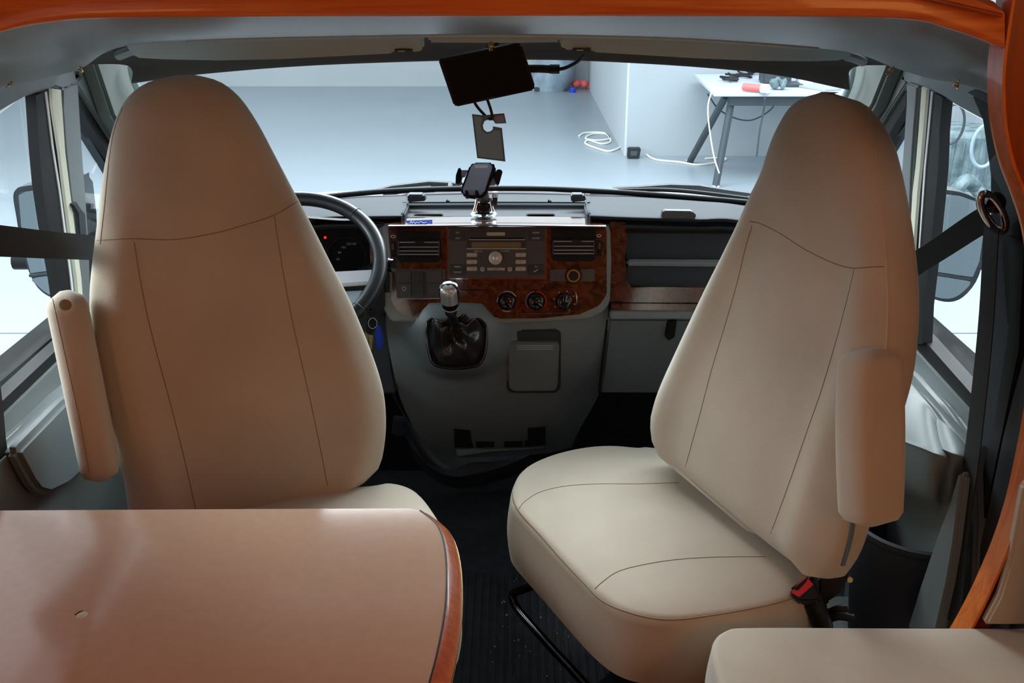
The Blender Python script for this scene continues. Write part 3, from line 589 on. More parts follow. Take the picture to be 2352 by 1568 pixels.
# centre panel in burl, with an outer grey surround
fprism('surround', [(882,515),(893,512),(1394,514),(1400,530),(1402,600),(1399,690),(1385,712),(1350,728),(1150,740),(900,735),(880,700)], 'grey', db, -.03, -.006, .004)
fprism('centre_panel', [(893,519),(1388,519),(1392,530),(1392,675),(1375,700),(1330,720),(1240,729),(1150,730),(1132,724),(1112,706),(1090,702),(985,703),(966,714),(950,727),(915,713),(900,690),(903,640),(896,560)], 'burl', db, -.02, .0, .003, label='burl walnut centre panel')
surf('side_column', [[(846,508,2.33),(868,508,2.32),(892,515,2.30)], [(850,590,2.32),(868,600,2.31),(896,610,2.30)], [(850,700,2.33),(875,700,2.32),(900,700,2.30)]], (0,.03,0), 'burl', db, nu=10)
# vents
def vent(x0, x1, y0, y1, tabx, wheelx):
    v = fprism('air_vent', [(x0,y0),(x1,y0),(x1,y1-8),(x1-8,y1),(x0+8,y1),(x0,y1-8)], 'void', db, -.001, .0015, .0008)
    frect('shroud', x0+2, y0+22, x1-2, y0+55, 'black', v, .001, .006, .001)
    for y in (y0+26, y0+37, y0+46, y0+54): frect('slat', x0+5, y-1.0, x1-5, y+1.0, 'slat', v, .005, .012, .0006)
    for x in (x0+3, x1-5): frect('cheek', x-1, y0+22, x+2, y0+57, 'desksteel', v, .004, .012, .0006)
    frect('tab', tabx-12, y0+21, tabx+12, y0+27, 'black', v, .01, .016, .0015)
    frect('thumbwheel_slot', wheelx-5, y0+25, wheelx+5, y0+60, 'void', v, -.0005, .0012, .0004)
    frect('thumbwheel', wheelx-3.5, y0+28, wheelx+3.5, y0+44, 'desksteel', v, .001, .006, .0015)
    ftube('thumbwheel_mark', [(wheelx-5,y0+13),(wheelx,y0+10),(wheelx+5,y0+13),(wheelx,y0+16)], .0008, 'print', v, d=.001, closed=True, n=6)
vent(912, 1013, 530, 602, 964, 903)
vent(1267, 1368, 528, 600, 1325, 1376)
# switch bank
fprism('switch_panel', [(906,618),(1024,618),(1024,684),(912,684)], 'radio', db, -.0005, .0015, .0006)
ftube('switch_piping', [(910,686),(960,686),(1010,685)], .0012, 'silver', db, d=.002, n=6)
for x0, y0, x1, y1 in ((910,622,944,648),(913,651,945,678),(980,622,1015,648),(982,651,1015,678)): frect('switch', x0, y0, x1, y1, 'radio', db, .001, .005, .001)
hz = frect('hazard_switch', 950, 624, 974, 677, 'radiobtn', db, .001, .006, .001)
ftube('warning_triangle', [(957,653),(962,644),(967,653)], .0007, 'coil', hz, d=.0068, closed=True, n=5, smoothpath=False)
ftube('fan_mark', [(924,662),(928,658),(932,662),(928,668)], .0006, 'print', db, d=.0055, closed=True, n=5)
# coin slot under the radio
fprism('slot', [(1050,664),(1118,664),(1117,667),(1052,667)], 'void', db, 0, .0012, .0003)
# lighter pocket
lp = fprism('lighter_panel', [(1263,619),(1300,618),(1306,621),(1332,621),(1338,618),(1366,618),(1366,646),(1263,646)], 'radio', db, 0, .002, .0008)
lc = fp(1317, 633, .002)
lathe('lighter_ring', [(.0105,-.002),(.0155,-.001),(.0165,.003),(.0150,.006),(.0115,.006),(.0105,.003),(.0105,-.002)], lc, FN, 'gold', lp, n=32)
lathe('lighter_coil', [(.001,0),(.0105,0),(.0095,.002),(.001,.003)], lc, FN, 'coil', lp, n=24)
lathe('lighter_bezel', [(.0155,0),(.020,0),(.019,.003),(.016,.003)], lc, FN, 'black', lp, n=32)
# heater controls
hp = ftube('heater_surround', [(1146,680),(1156,668),(1170,664),(1240,663),(1305,664),(1320,670),(1325,690),(1316,709),(1300,717),(1230,719),(1165,718),(1150,710),(1143,695)], .0022, 'burl', db, d=.0015, closed=True, res=60)
for i, (x, ang) in enumerate(((1165,-35),(1231,-55),(1296,10))):
    c = fp(x, 692, .0)
    k = lathe('heater_knob', [(.001,.020),(.012,.020),(.0165,.017),(.0185,.0),(.0205,.0),(.0205,-.001)], c, FN, 'gloss', db, n=32)
    w = math.radians(ang); dv = (UPV*math.cos(w)+RTV*math.sin(w)); tube('grip', [c+FN*.021-dv*.015, c+FN*.024, c+FN*.021+dv*.015], .005, 'gloss', k, n=8)
    tube('pointer', [c+FN*.027+dv*.004, c+FN*.025+dv*.014], .0011, 'print', k, n=6, smoothpath=False)
    def arc(a0, a1, m, r=.0235):
        tube('scale_arc', [c+FN*.0015+(UPV*math.cos(math.radians(a))+RTV*math.sin(math.radians(a)))*r for a in [a0+(a1-a0)*q/8 for q in range(9)]], .0010, m, k, n=6)
    if i == 0: arc(-200, 60, 'print')
    elif i == 1: arc(-130, -10, 'tagpurple'); arc(0, 120, 'red')
    else:
        for a in (-120,-75,-30,15,60,105,150):
            p = c+FN*.001+(UPV*math.cos(math.radians(a))+RTV*math.sin(math.radians(a)))*.0245; lathe('scale_dot', [(.0001,.001),(.0014,.001),(.0014,0)], p, FN, 'print', k, n=8)
# instrument binnacle
surf('instrument_hood', [[(700,500,2.30),(780,506,2.28),(845,508,2.30),(870,540,2.32)], [(700,510,2.36),(770,516,2.36),(835,530,2.36),(866,560,2.34)]], (0,.02,0), 'black', db, nu=24)
ic = pp('instrument_cluster', [(560,512),(820,520),(850,545),(856,580),(845,660),(800,760),(560,760)], 'void', db, Y=2.40, ext=(0,.02,0), bevel=.003)
for cx, cy, r in ((795,590,45),(715,590,40)):
    tube('dial_ring', [P(cx+r*math.cos(w), cy+r*math.sin(w), Y=2.395) for w in [2*PI*q/14 for q in range(14)]], .0008, 'desksteel', ic, n=5, closed=True, res=40)
for k_, (x, y) in enumerate(((776,595),(780,580),(788,568),(800,560),(812,560))): text('dial_number', str(60+20*k_), .008, P(x, y, Y=2.394), (1,0,0), (0,0,1), 'print', ic)
lathe('warning_lamp', [(.0001,.002),(.003,.002),(.003,0)], P(747, 545, Y=2.395), (0,-1,0), mat('lit_red_lamp', (255,40,40), .4, emis=((255,30,30), 2.5)), ic, n=10)
pp('lower_column', [(690,640),(800,640),(885,600),(893,640),(896,705),(880,735),(850,720),(760,760)], 'black', db, Y=2.25, ext=(0,.06,0), bevel=.012)
pp('knee_panel', [(600,700),(884,702),(893,735),(905,850),(915,905),(600,930)], 'dark', db, Y=2.33, ext=(0,.05,0), bevel=.008)
pp('column_flap', [(864,702),(886,706),(910,735),(960,742),(930,725),(900,700)], 'console', db, Y=2.262, ext=(0,.04,0), bevel=.003)
# passenger shelf
pg = fprism('passenger_frame', [(1396,508),(1800,520),(1800,700),(1397,692)], 'burl', db, -.06, -.05, .002)
fprism('shelf_post', [(1397,508),(1434,510),(1436,560),(1432,590),(1436,640),(1444,656),(1700,658),(1700,692),(1398,691)], 'burl', db, -.05, -.012, .002)
fprism('shelf_painted_shadow', [(1434,508),(1760,514),(1760,536),(1436,534)], 'void', db, -.05, -.03, .001)  # shadow under the shelf top painted as a near-black strip
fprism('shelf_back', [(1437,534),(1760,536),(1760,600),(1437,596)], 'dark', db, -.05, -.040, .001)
fprism('shelf_ledge', [(1437,594),(1760,596),(1760,612),(1437,609)], 'console', db, -.05, -.022, .004)
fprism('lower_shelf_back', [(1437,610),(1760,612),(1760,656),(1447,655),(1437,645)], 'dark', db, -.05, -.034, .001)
fprism('burl_strip', [(1402,694),(1760,698),(1760,712),(1403,709)], 'burl', db, -.03, -.002, .003)
frect('grey_strip', 1398, 710, 1760, 729, 'grey', db, -.04, -.008, .003)
pp('handle_recess_plate', [(1520,491),(1525,484),(1590,485),(1597,494),(1597,506),(1520,504)], 'radio', db, Y=2.306, ext=(0,.02,0), bevel=.002)
ftube('handle_outline', [(1519,506),(1519,492),(1526,485),(1590,486),(1597,493),(1598,508)], .0012, 'black', db, d=-.03, n=6, smoothpath=False)
for nm in ():
    pass
gl = prism('glovebox_lid', [P(1398,731,Y=2.275), P(1760,733,Y=2.275), P(1760,905,Y=2.33), P(1378,903,Y=2.33)], (0,.03,0), 'console', db, .006)
pp('handle_hollow', [(1533,738),(1555,736),(1550,775),(1536,783),(1528,775)], 'void', gl, Y=2.27, ext=(0,.012,0), bevel=.002)
# lower console with gear pod
pc = P(1048, 782, Y=2.24)
def pod(p):
    d = math.sqrt(((p.x-pc.x)/.088)**2+((p.z-pc.z)/.078)**2); s = max(0, min(1, (1.75-d)/.95)); s = s*s*(3-2*s)
    return Vector((p.x, p.y-.055*s, p.z))
surf('lower_console', [[(884,696,2.29),(960,690,2.275),(1040,688,2.27),(1140,690,2.275),(1270,690,2.28),(1398,690,2.29)],
    [(889,770,2.30),(970,770,2.28),(1040,770,2.27),(1150,775,2.28),(1270,775,2.285),(1394,770,2.295)],
    [(903,850,2.32),(990,855,2.30),(1060,855,2.295),(1160,860,2.30),(1270,858,2.305),(1386,850,2.315)],
    [(922,922,2.37),(1010,935,2.345),(1080,940,2.34),(1170,940,2.345),(1270,935,2.35),(1374,908,2.37)],
    [(962,1000,2.44),(1030,1005,2.42),(1100,1005,2.41),(1180,1003,2.41),(1270,1000,2.42),(1332,985,2.44)],
    [(1008,1044,2.50),(1060,1050,2.48),(1120,1050,2.47),(1190,1046,2.47),(1260,1040,2.48),(1312,1028,2.50)]], (0,.05,0), 'console', db, nu=90, nv=80, bump=pod)
def cpatch(name, px, m, Yf, ext=.008, bevel=.003, par=db):
    return prism(name, [P(x, y, Y=Yf(y)) for x, y in px], (0, ext, 0), m, par, bevel)
Yc = lambda y: 2.283+ (max(0, y-800)*.00026)
cu = cpatch('ashtray', [(1166,786),(1284,788),(1285,800),(1281,885),(1275,898),(1180,899),(1168,890)], 'console', lambda y: 2.268+max(0,y-790)*.00030, .03, .003)
cpatch('ashtray_recess', [(1170,758),(1280,757),(1288,766),(1288,890),(1279,903),(1174,903),(1164,893),(1163,772)], 'dark', lambda y: 2.277+max(0,y-790)*.00030, .03, .003)
for y in (794,798,802): cpatch('ridge', [(1187,y-.8),(1270,y-.8),(1270,y+.8),(1187,y+.8)], 'visor', lambda q: 2.2665+max(0,q-790)*.0003, .004, 0, cu)
for px in ([(1043,986),(1080,988),(1083,1012),(1088,1028),(1044,1028)],[(1092,1014),(1135,1014),(1135,1027),(1094,1028)],[(1158,1014),(1200,1014),(1200,1026),(1158,1027)],[(1212,984),(1253,982),(1253,1023),(1205,1026),(1205,1014),(1212,1012)]):
    cpatch('foot_duct', px, 'void', lambda y: 2.383+(y-984)*.0012, .02, .001)
cpatch('duct_lip', [(1046,1034),(1120,1030),(1250,1024),(1250,1030),(1140,1037),(1050,1049)], 'console', lambda y: 2.44, .03, .003)
pp('pedal', [(903,962),(932,965),(928,1003),(899,1000)], 'desksteel', db, Y=2.66, ext=(0,.01,.01), bevel=.003)
pp('side_seam', [(1393,735),(1398,735),(1380,905),(1375,905)], 'void', db, Y=2.29, ext=(0,.02,0))
# radio
rd = root('car_radio', 'charcoal car radio with round silver dial in the centre panel', 'radio', fp(1138, 640))
frect('bezel_edge', 1026, 517, 1256, 641, 'chrome', rd, -.004, .0015, .0008)
frect('face', 1029, 520, 1252, 638, 'radio', rd, -.003, .005, .0015)
frect('raised_centre', 1072, 527, 1208, 572, 'radiobtn', rd, .004, .0068, .001)
frect('disc_slot', 1080, 545, 1203, 549, 'void', rd, .006, .0073, .0003)
frect('slot_lip', 1078, 549.5, 1206, 551, 'silver', rd, .006, .0078, .0003)
frect('slot_lip', 1073, 538.5, 1207, 540.5, 'desksteel', rd, .006, .0078, .0003)
frect('display', 1083, 556, 1197, 569, 'lcd', rd, .006, .0073, .0003)
frect('display_lip', 1072, 570, 1208, 572, 'silver', rd, .006, .0078, .0003)
frect('eject_button', 1118, 533, 1160, 541, 'button', rd, .006, .010, .0008)
c = fp(1138, 592, .005)
kn = lathe('dial', [(.001,.013),(.010,.013),(.0150,.011),(.0160,.0),(.0160,-.002)], c, FN, 'button', rd, n=36)
lathe('dial_cap', [(.001,.0145),(.004,.0142),(.006,.013)], c, FN, 'silver', kn, n=24)
for row, y in enumerate((585, 601, 617)):
    for x, nb in ((1084, row+1), (1196, row+4)):
        b_ = frect('preset_button', x-12, y-4.5, x+12, y+4.5, 'button', rd, .004, .0085, .0008)
        text('number', str(nb), .005, fp(x, y, .0088), RTV, UPV, 'ink', b_, .0001)
b_ = frect('long_button', 1119, 614.5, 1160, 620.5, 'button', rd, .004, .0085, .0008); text('lettering', 'MENU', .0042, fp(1139, 617.5, .0088), RTV, UPV, 'ink', b_, .0001)
for x in (1108, 1171):
    b_ = lathe('seek_button', [(.001,.004),(.0050,.004),(.0055,.003),(.0057,0)], fp(x, 618, .005), FN, 'button', rd, n=20)
    s = -1 if x < 1138 else 1; p = fp(x, 618, .0095); prism('arrow', [p-RTV*.0015*s+UPV*.002, p+RTV*.002*s, p-RTV*.0015*s-UPV*.002], FN*.0003, 'ink', b_)
for x0, x1, y0, wd in ((1033,1069,529,('CD','AUX')),(1213,1249,529,('AM/FM','CLOCK')),(1033,1069,607,('MENU','SOUND')),(1213,1249,607,('TA',''))):
    for q, s in enumerate(wd):
        b_ = frect('side_button', x0, y0+q*12.5, x1, y0+q*12.5+11, 'radiobtn', rd, .004, .0078, .0012)
        if s: text('lettering', s, .0052, fp((x0+x1)/2, y0+q*12.5+5.5, .0081), RTV, UPV, 'print', b_, .0001)
        else: tube('phone_mark', [fp(1226,624,.0082), fp(1230,622,.0085), fp(1236,619,.0082)], .0009, 'print', b_, n=6)
text('lettering', '6000 CD', .0050, fp(1098, 577, .0052), RTV, UPV, 'print', rd, .0001)
text('lettering', 'VOL-ON/OFF', .0036, fp(1160, 576.5, .0052), RTV, UPV, 'print', rd, .0001)
# sticker on the shelf strip
st = root('sticker', 'blue and white sticker with a yellow corner on the shelf edge', 'sticker', P(962, 512, Y=2.29))
SP = (P(962, 510, Y=2.292), Vector((0,-.55,.835)).normalized()); sp_ = lambda x, y, d=0: P(x, y, pl=(SP[0]+SP[1]*d, SP[1]))
sx = lambda nm, px, m, d: prism(nm, [sp_(x, y, d) for x, y in px], SP[1]*.0006, m, st)
sx('print_sheet', [(932,502),(993,500),(993,517),(934,517)], 'bluepaper', .0025)
sx('white_band', [(934,502),(993,500),(993,505),(934,507)], 'paper', .0032)
sx('yellow_corner', [(931,511),(936,513),(942,517),(933,518)], 'yellow', .0034)
tube('white_scrawl', [sp_(x, y, .0040) for x, y in ((942,513),(944,508),(947,513),(950,509),(954,513),(958,510),(962,512),(967,509),(973,512),(980,510))], .0007, 'paper', st, n=5)
# gear lever
gN = Vector((0,-.86,.51)).normalized(); gU = Vector((0,.51,.86)).normalized(); gc = P(1049, 790, Y=2.195)
gr = root('gear_lever', 'gear lever with silver-topped black knob and leather gaiter', 'gear lever', gc)
out = [(982,748),(988,736),(1004,731),(1048,728),(1092,732),(1108,740),(1116,756),(1115,800),(1106,828),(1090,840),(1048,845),(1008,840),(992,828),(984,795)]
fo = crom([P(x, y, pl=(gc, gN)) for x, y in out], 56, True)
tube('frame', fo, .0045, 'gloss', gr, closed=True, res=56, n=10)
rings = []; tip = P(1043, 738, Y=2.135)
for i in range(15):
    u = i/14; row = []
    for j, p in enumerate(fo):
        a = 2*PI*j/56; q = gc+(p-gc)*.97
        q = q.lerp(tip, u**.85 if u < .95 else u)
        fold = .011*math.sin(3*a+6*u)*math.sin(PI*u) + .006*math.sin(7*a-9*u)*math.sin(PI*u)
        q = q + gN*(.022*math.sin(PI*min(1, u*1.15))+fold-.012*(1-u)) + (q-gc).normalized()*fold*.8 if (q-gc).length > .004 else q
        q = tip + (q-tip)*(1 if u < .9 else max(.35, 1)) ; row.append(q)
    rings.append(row)
rings[-1] = [tip+(p-gc).normalized()*.010 for p in fo]
loft('gaiter', rings, 'leather', gr, auto=80)
kt = P(1030, 652, Y=2.06); kb = P(1036, 716, Y=2.09)
ax = (kt-kb).normalized()
tube('stick', [tip-ax*.01, tip.lerp(kb,.5), kb], .008, 'black', gr)
lathe('collar', [(.001,-.006),(.012,-.006),(.0135,0),(.012,.006),(.0105,.012),(.001,.012)], kb, ax, 'black', gr, n=24)
H = (kt-kb).length
lathe('knob_ring', [(.0150,.012),(.0170,.013),(.0172,.016),(.0150,.017)], kb, ax, 'silver', gr, n=28)
kn = lathe('knob', [(.001,.014),(.0155,.014),(.019,.020),(.0218,H*.55),(.0222,H*.75),(.019,H*.92),(.012,H*.985),(.001,H*1.0)], kb, ax, 'gloss', gr, n=32)
# silver saddle on the front and top of the knob
G = []
for i in range(10):
    u = i/9; hh = H*(.46+.56*min(1, u*1.0)); row = []
    rr = .0228 if u < .45 else .0228*math.cos((u-.45)/.55*1.25)
    hh = H*(.46+.42*u/.45) if u < .45 else H*(.88+.145*math.sin((u-.45)/.55*1.45))
    a1 = ax.cross(Vector((1,0,0))).normalized(); a2 = Vector((1,0,0)); a2 = (a2-ax*a2.dot(ax)).normalized(); fr = a2.cross(ax).normalized()
    if fr.y > 0: fr = -fr
    for j in range(13):
        w = math.radians(-52+104*j/12); row.append(kb+ax*hh+fr*math.cos(w)*rr+a2*math.sin(w)*rr)
    G.append(row)
shell('silver_saddle', G, ax*-.001, 'silver', kn)
for q, s in enumerate(('2','4','6')): text('number', s, .007, kb+ax*(H*.90)+fr*.0215+a2*(-.006+.007*q), a2, ax*.8-fr*.6, 'ink', kn, .0002)
for q, s in enumerate(('R','1','3','5')): text('number', s, .006, kb+ax*(H*1.0)+fr*.013+a2*(-.014+.008*q), a2, ax*.6-fr*.8, 'ink', kn, .0002)
# steering wheel
sc = P(662, 612, Y=2.11); e = math.radians(56)
wn = Vector((0, -math.cos(e), math.sin(e))); wu = Vector((0, math.sin(e), math.cos(e))); wx = Vector((1,0,0)); R0 = .1975
sw = root('steering_wheel', 'black leather steering wheel with silver spoke behind the driver seat', 'steering wheel', sc)
wp = lambda a, r, h=0: sc+(wx*math.cos(a)+wu*math.sin(a))*r+wn*h
tube('rim', [wp(2*PI*k/48, R0) for k in range(48)], .0165, 'wheel', sw, n=16, res=96, closed=True)
for a in (48, -35, 132, 215):
    tube('rim_seam', [wp(math.radians(a), R0)+ ((wx*math.cos(math.radians(a))+wu*math.sin(math.radians(a)))*math.cos(w)+wn*math.sin(w))*.0168 for w in [2*PI*q/12 for q in range(12)]], .0008, 'desksteel', sw, closed=True, n=5, res=24)
lathe('hub', [(.001,.012),(.05,.010),(.075,0),(.08,-.03),(.001,-.035)], sc-wn*.02, wn, 'dark', sw, n=32)
for s in (1, -1):
    prism('spoke', [wp(0, 0)+wx*s*.06-wu*.004-wn*.012, wp(0,0)+wx*s*(R0-.012)-wu*.002-wn*.004, wp(0,0)+wx*s*(R0-.010)-wu*.040-wn*.004, wp(0,0)+wx*s*.06-wu*.045-wn*.012], -wn*.012, 'spoke', sw, bevel=.004)
    prism('lower_spoke', [wp(0,0)+wx*s*.06-wu*.055-wn*.018, wp(0,0)+wx*s*(R0-.03)-wu*.052-wn*.012, wp(0,0)+wx*s*(R0-.045)-wu*.10-wn*.012, wp(0,0)+wx*s*.075-wu*.085-wn*.018], -wn*.010, 'sheet', sw, bevel=.004)
tube('column', [sc-wn*.03, sc-wn*.22], .035, 'black', sw, n=16, smoothpath=False)
sk = root('control_stalk', 'black indicator stalk end between wheel rim and air vent', 'stalk', P(890, 608, Y=2.12))
tube('stem', [P(860,604,Y=2.14), P(884,606,Y=2.125)], .006, 'black', sk, smoothpath=False); tube('tip', [P(880,607,Y=2.15), P(905,610,Y=2.14)], .0150, 'gloss', sk, n=14, smoothpath=False)
tube('ring', [P(890,608,Y=2.146), P(894,609,Y=2.144)], .0157, 'radiobtn', sk, n=14, smoothpath=False)
# keys
ky = root('ignition_keys', 'bunch of keys with a blue plastic fob hanging below the wheel', 'keys', P(858, 750, Y=2.236))
Yk = 2.236
tube('key_ring', [P(856+10*math.cos(w), 742+12*math.sin(w), Y=Yk) for w in [2*PI*q/10 for q in range(10)]], .0009, 'chrome', ky, closed=True, n=6, res=30)
pp('blue_fob', [(866,744),(873,748),(881,775),(878,797),(872,806),(866,798),(861,770)], 'blue', ky, Y=Yk-.004, ext=(0,.006,0), bevel=.002)
pp('key_head', [(842,733),(860,735),(864,752),(852,772),(840,765)], 'black', ky, Y=Yk+.004, ext=(0,.008,0), bevel=.002)
pp('key_blade', [(846,768),(857,770),(856,780),(854,803),(847,801),(848,785)], 'key', ky, Y=Yk+.004, ext=(0,.003,0), bevel=.0006)
pp('key_blade', [(838,762),(845,766),(846,790),(841,788)], 'key', ky, Y=Yk+.012, ext=(0,.003,0), bevel=.0006)
# phone holder
ph = root('phone_holder', 'empty black phone holder on a clear suction foot', 'phone holder', P(1111, 494, Y=2.36))
HP = (P(1098, 415, Y=2.33), Vector((.12,-.92,.38)).normalized()); hn = HP[1]
hpt = lambda x, y, d=0: P(x, y, pl=(HP[0]+hn*d, hn))
hpr = lambda nm, px, m, d0, d1, bv=.002: prism(nm, [hpt(x, y, d0) for x, y in px], hn*(d1-d0), m, ph, bv)
hpr('cradle_shell', [(1078,382),(1088,375),(1130,375),(1138,384),(1138,395),(1118,440),(1108,454),(1098,459),(1072,456),(1060,448),(1058,435),(1066,415)], 'gloss', -.014, -.001, .004)
hpr('cradle_plate', [(1082,382),(1090,376),(1124,375),(1131,382),(1129,392),(1114,438),(1106,447),(1098,450),(1070,448),(1063,442),(1063,432)], 'phonegrey', -.002, .001, .0015)
hpr('top_badge', [(1091,379),(1119,379),(1121,382),(1119,386),(1092,386),(1090,383)], 'print', .001, .0014, 0)
for x in (1066, 1089): hpr('lower_claw', [(x+2,438),(x+7,438),(x+12,452),(x+10,458),(x+2,456)], 'gloss', .0, .012, .0015)
hpr('grip_arm', [(1055,391),(1075,391),(1068,407),(1062,408),(1060,418),(1066,424),(1050,427),(1052,405)], 'phonegrey', -.012, -.008, .001)
hpr('grip_jaw', [(1052,388),(1058,391),(1059,420),(1050,428),(1045,425),(1046,405)], 'gloss', -.012, .012, .002)
hpr('grip_jaw', [(1134,402),(1141,391),(1152,394),(1152,400),(1145,425),(1141,430),(1136,418),(1132,408)], 'gloss', -.014, .006, .002)
hpr('grip_arm', [(1118,405),(1136,404),(1138,426),(1112,428)], 'phonegrey', -.013, -.009, .001)
tube('neck', [hpt(1108,440,-.014), P(1112,455,Y=2.37), P(1112,474,Y=2.37)], .013, 'radio', ph, n=14)
lathe('suction_housing', [(.001,0),(.016,0),(.022,-.004),(.020,-.028),(.013,-.031),(.001,-.031)], P(1110,462,Y=2.375), (0,0,1), 'gloss', ph, n=24)
lathe('suction_foot', [(.001,.006),(.020,.006),(.028,.003),(.031,.0),(.030,-.002),(.001,-.002)], P(1111,490,Y=2.365), (0,-.1,1), 'chrome', ph, n=36)
for x in (1094, 1128): tube('silver_leg', [P(x+(-1 if x < 1110 else 1)*5,487,Y=2.355), P(x,470,Y=2.36), P(x+(3 if x<1110 else -2),455,Y=2.365)], .0042, 'chrome', ph)
tube('lever', [P(1136,470,Y=2.36), P(1137,455,Y=2.36), P(1137,445,Y=2.36)], .006, 'black', ph); lathe('lever_cap', [(.001,0),(.007,0),(.007,.012),(.001,.012)], P(1137,452,Y=2.36), (0,0,1), 'silver', ph, n=14)
# screen in place of the mirror, strap, tag, cable
scn = root('rear_view_screen', 'black tilted rear-view screen hanging at the top of the windscreen', 'screen', P(1117, 100, Y=1.97))
SPL = (P(1117, 175, Y=1.96), Vector((0,-.985,-.17)).normalized())
q = [(1007,140),(1012,136),(1190,100),(1198,104),(1229,200),(1226,208),(1048,246),(1042,243)]
prism('casing', [P(x, y, pl=SPL) for x, y in q], SPL[1]*-.018, 'black', scn, .004)
q = [(1016,142),(1186,107),(1196,112),(1221,200),(1216,206),(1052,240),(1046,235)]
prism('display_glass', [P(x, y, pl=(SPL[0]+SPL[1]*.0012, SPL[1])) for x, y in q], SPL[1]*-.002, 'screen', scn)
u_ = (P(1226,206,pl=SPL)-P(1048,246,pl=SPL)).normalized(); tube('faint_maker_mark', [P(1107, 228.5, pl=(SPL[0]+SPL[1]*.0014, SPL[1])), P(1138, 222, pl=(SPL[0]+SPL[1]*.0014, SPL[1]))], .0009, 'desksteel', scn, n=5)
tube('mount_arm', [P(1120,150,Y=1.985), P(1130,110,Y=2.06), P(1140,90,Y=2.10)], .012, 'black', scn)
sc_ = tube('strap', [P(1086,228,Y=1.985), P(1096,245,Y=1.985), P(1111,262,Y=1.982), P(1122,272,Y=1.978), P(1130,272,Y=1.972), P(1129,258,Y=1.97), P(1122,236,Y=1.975), P(1118,226,Y=1.98)], .0028, 'black', None, n=8); tag(sc_, 'black cord loop under the screen that carries the grey tag', 'cord')
pt = root('parking_tag', 'grey hook-shaped parking tag hanging from the black cord', 'tag', P(1123, 262, Y=1.975))
to_ = [(1084,262),(1112,265),(1136,262),(1158,260),(1163,283),(1138,284),(1133,277),(1124,274),(1113,278),(1109,288),(1111,297),(1118,303),(1126,302),(1132,297),(1132,290),(1153,294),(1161,371),(1096,363)]
prism('card_border', [P(x, y, Y=1.976) for x, y in to_], (0,.0012,0), 'tagedge', pt)
prism('card_face', [P(x, y, Y=1.9752) for x, y in ((1088,266),(1106,268),(1108,276),(1104,288),(1107,299),(1116,307),(1128,305),(1136,298),(1149,300),(1156,366),(1099,359))], (0,.0006,0), 'tagcard', pt)
prism('violet_panel', [P(x, y, Y=1.9752) for x, y in ((1136,266),(1155,264),(1159,280),(1140,281),(1136,275))], (0,.0006,0), 'tagpurple', pt)
cb = root('power_cable', 'black power plug and cable running from the screen to the roof', 'cable', P(1222, 160, Y=1.98))
tube('plug', [P(1212,158,Y=1.985), P(1240,158,Y=1.985), P(1262,159,Y=1.985), P(1278,159,Y=1.985)], .0075, 'black', cb, n=12)
tube('sleeve', [P(1262,159,Y=1.985), P(1285,159,Y=1.985)], .0088, 'gloss', cb, n=12, smoothpath=False)
tube('flex', [P(1280,159,Y=1.985), P(1295,157,Y=1.985), P(1312,150,Y=1.99), P(1328,140,Y=2.0), P(1340,128,Y=2.02)], .0035, 'black', cb, n=8)
# ================================================================ seats
def interp(tab, s):
    if s <= tab[0][0]: return tab[0][1]
    for (a, x), (b, y) in zip(tab, tab[1:]):
        if s <= b: return x+(y-x)*(s-a)/(b-a)
    return tab[-1][1]
def smoothtab(tab, k=60):
    s0, s1 = tab[0][0], tab[-1][0]
    c = crom([(a, b, 0) for a, b in tab], 200)
    pts = sorted([(p.x, p.y) for p in c]); return pts
class Back:
    def __init__(s, B, face, lean, T):
        s.f = Vector(face+(0,)).normalized(); s.u = Vector((-s.f.y, s.f.x, 0)) ; s.u = s.u if s.u.dot(Vector((1,0,0))) > -.2 else -s.u
        s.n = (s.f*math.cos(lean)+Vector((0,0,1))*math.sin(lean)).normalized(); s.up = (Vector((0,0,1))*math.cos(lean)-s.f*math.sin(lean)).normalized()
        s.B = Vector(B); s.T = T
    def loc(s, px, py, off=0):
        p = P(px, py, pl=(s.B+s.n*off, s.n))-s.B
        return p.dot(s.up), p.dot(s.u)
    def w(s, sv, uv, nv): return s.B+s.up*sv+s.u*uv+s.n*nv
def backrest(bk, L, Rr, offL, offR, parent, name='backrest', wing=.0):
    tl = smoothtab(sorted(bk.loc(x, y, offL) for x, y in L)); tr = smoothtab(sorted(bk.loc(x, y, offR) for x, y in Rr))
    s0 = max(tl[0][0], tr[0][0]); s1 = min(tl[-1][0], tr[-1][0])
    K = 56; rings = []; n = 72
    for i in range(K):
        q = i/(K-1); q = 1-(1-q)**1.35; s = s0+(s1-s0)*q
        l, r = interp(tl, s), interp(tr, s); c, a = (l+r)/2, max(.002, (r-l)/2)
        tt = min(1, (s1-s)/.09); tb = min(1, (s-s0+.004)/.05)
        T = bk.T*(1-.2*(s-s0)/(s1-s0))*math.sqrt(max(0.0, 1-(1-tt)**2))*(.55+.45*math.sqrt(1-(1-tb)**2))
        T = max(T, .004)
        row = []
        for j in range(n):
            w = 2*PI*j/n; cw, sw_ = math.cos(w), math.sin(w)
            uu = c+a*math.copysign(abs(cw)**.72, cw); vv = T/2*math.copysign(abs(sw_)**.6, sw_)
            if sw_ > 0:
                e_ = abs((uu-c)/a); low = max(0, min(1, (s0+.62-s)/.15))
                vv += low*wing*(math.exp(-((e_-.80)/.16)**2)-.25)*(1-e_**6)
            row.append(bk.w(s, uu, vv))
        rings.append(row)
    o = loft(name, rings, 'fabric', parent, auto=60)
    return o, [ [v for v in r] for r in rings]
def bvh_of(o):
    mw = wm(o); return BVHTree.FromPolygons([mw @ v.co for v in o.data.vertices], [tuple(p.vertices) for p in o.data.polygons])
CAMP = Vector((0, 0, CH))
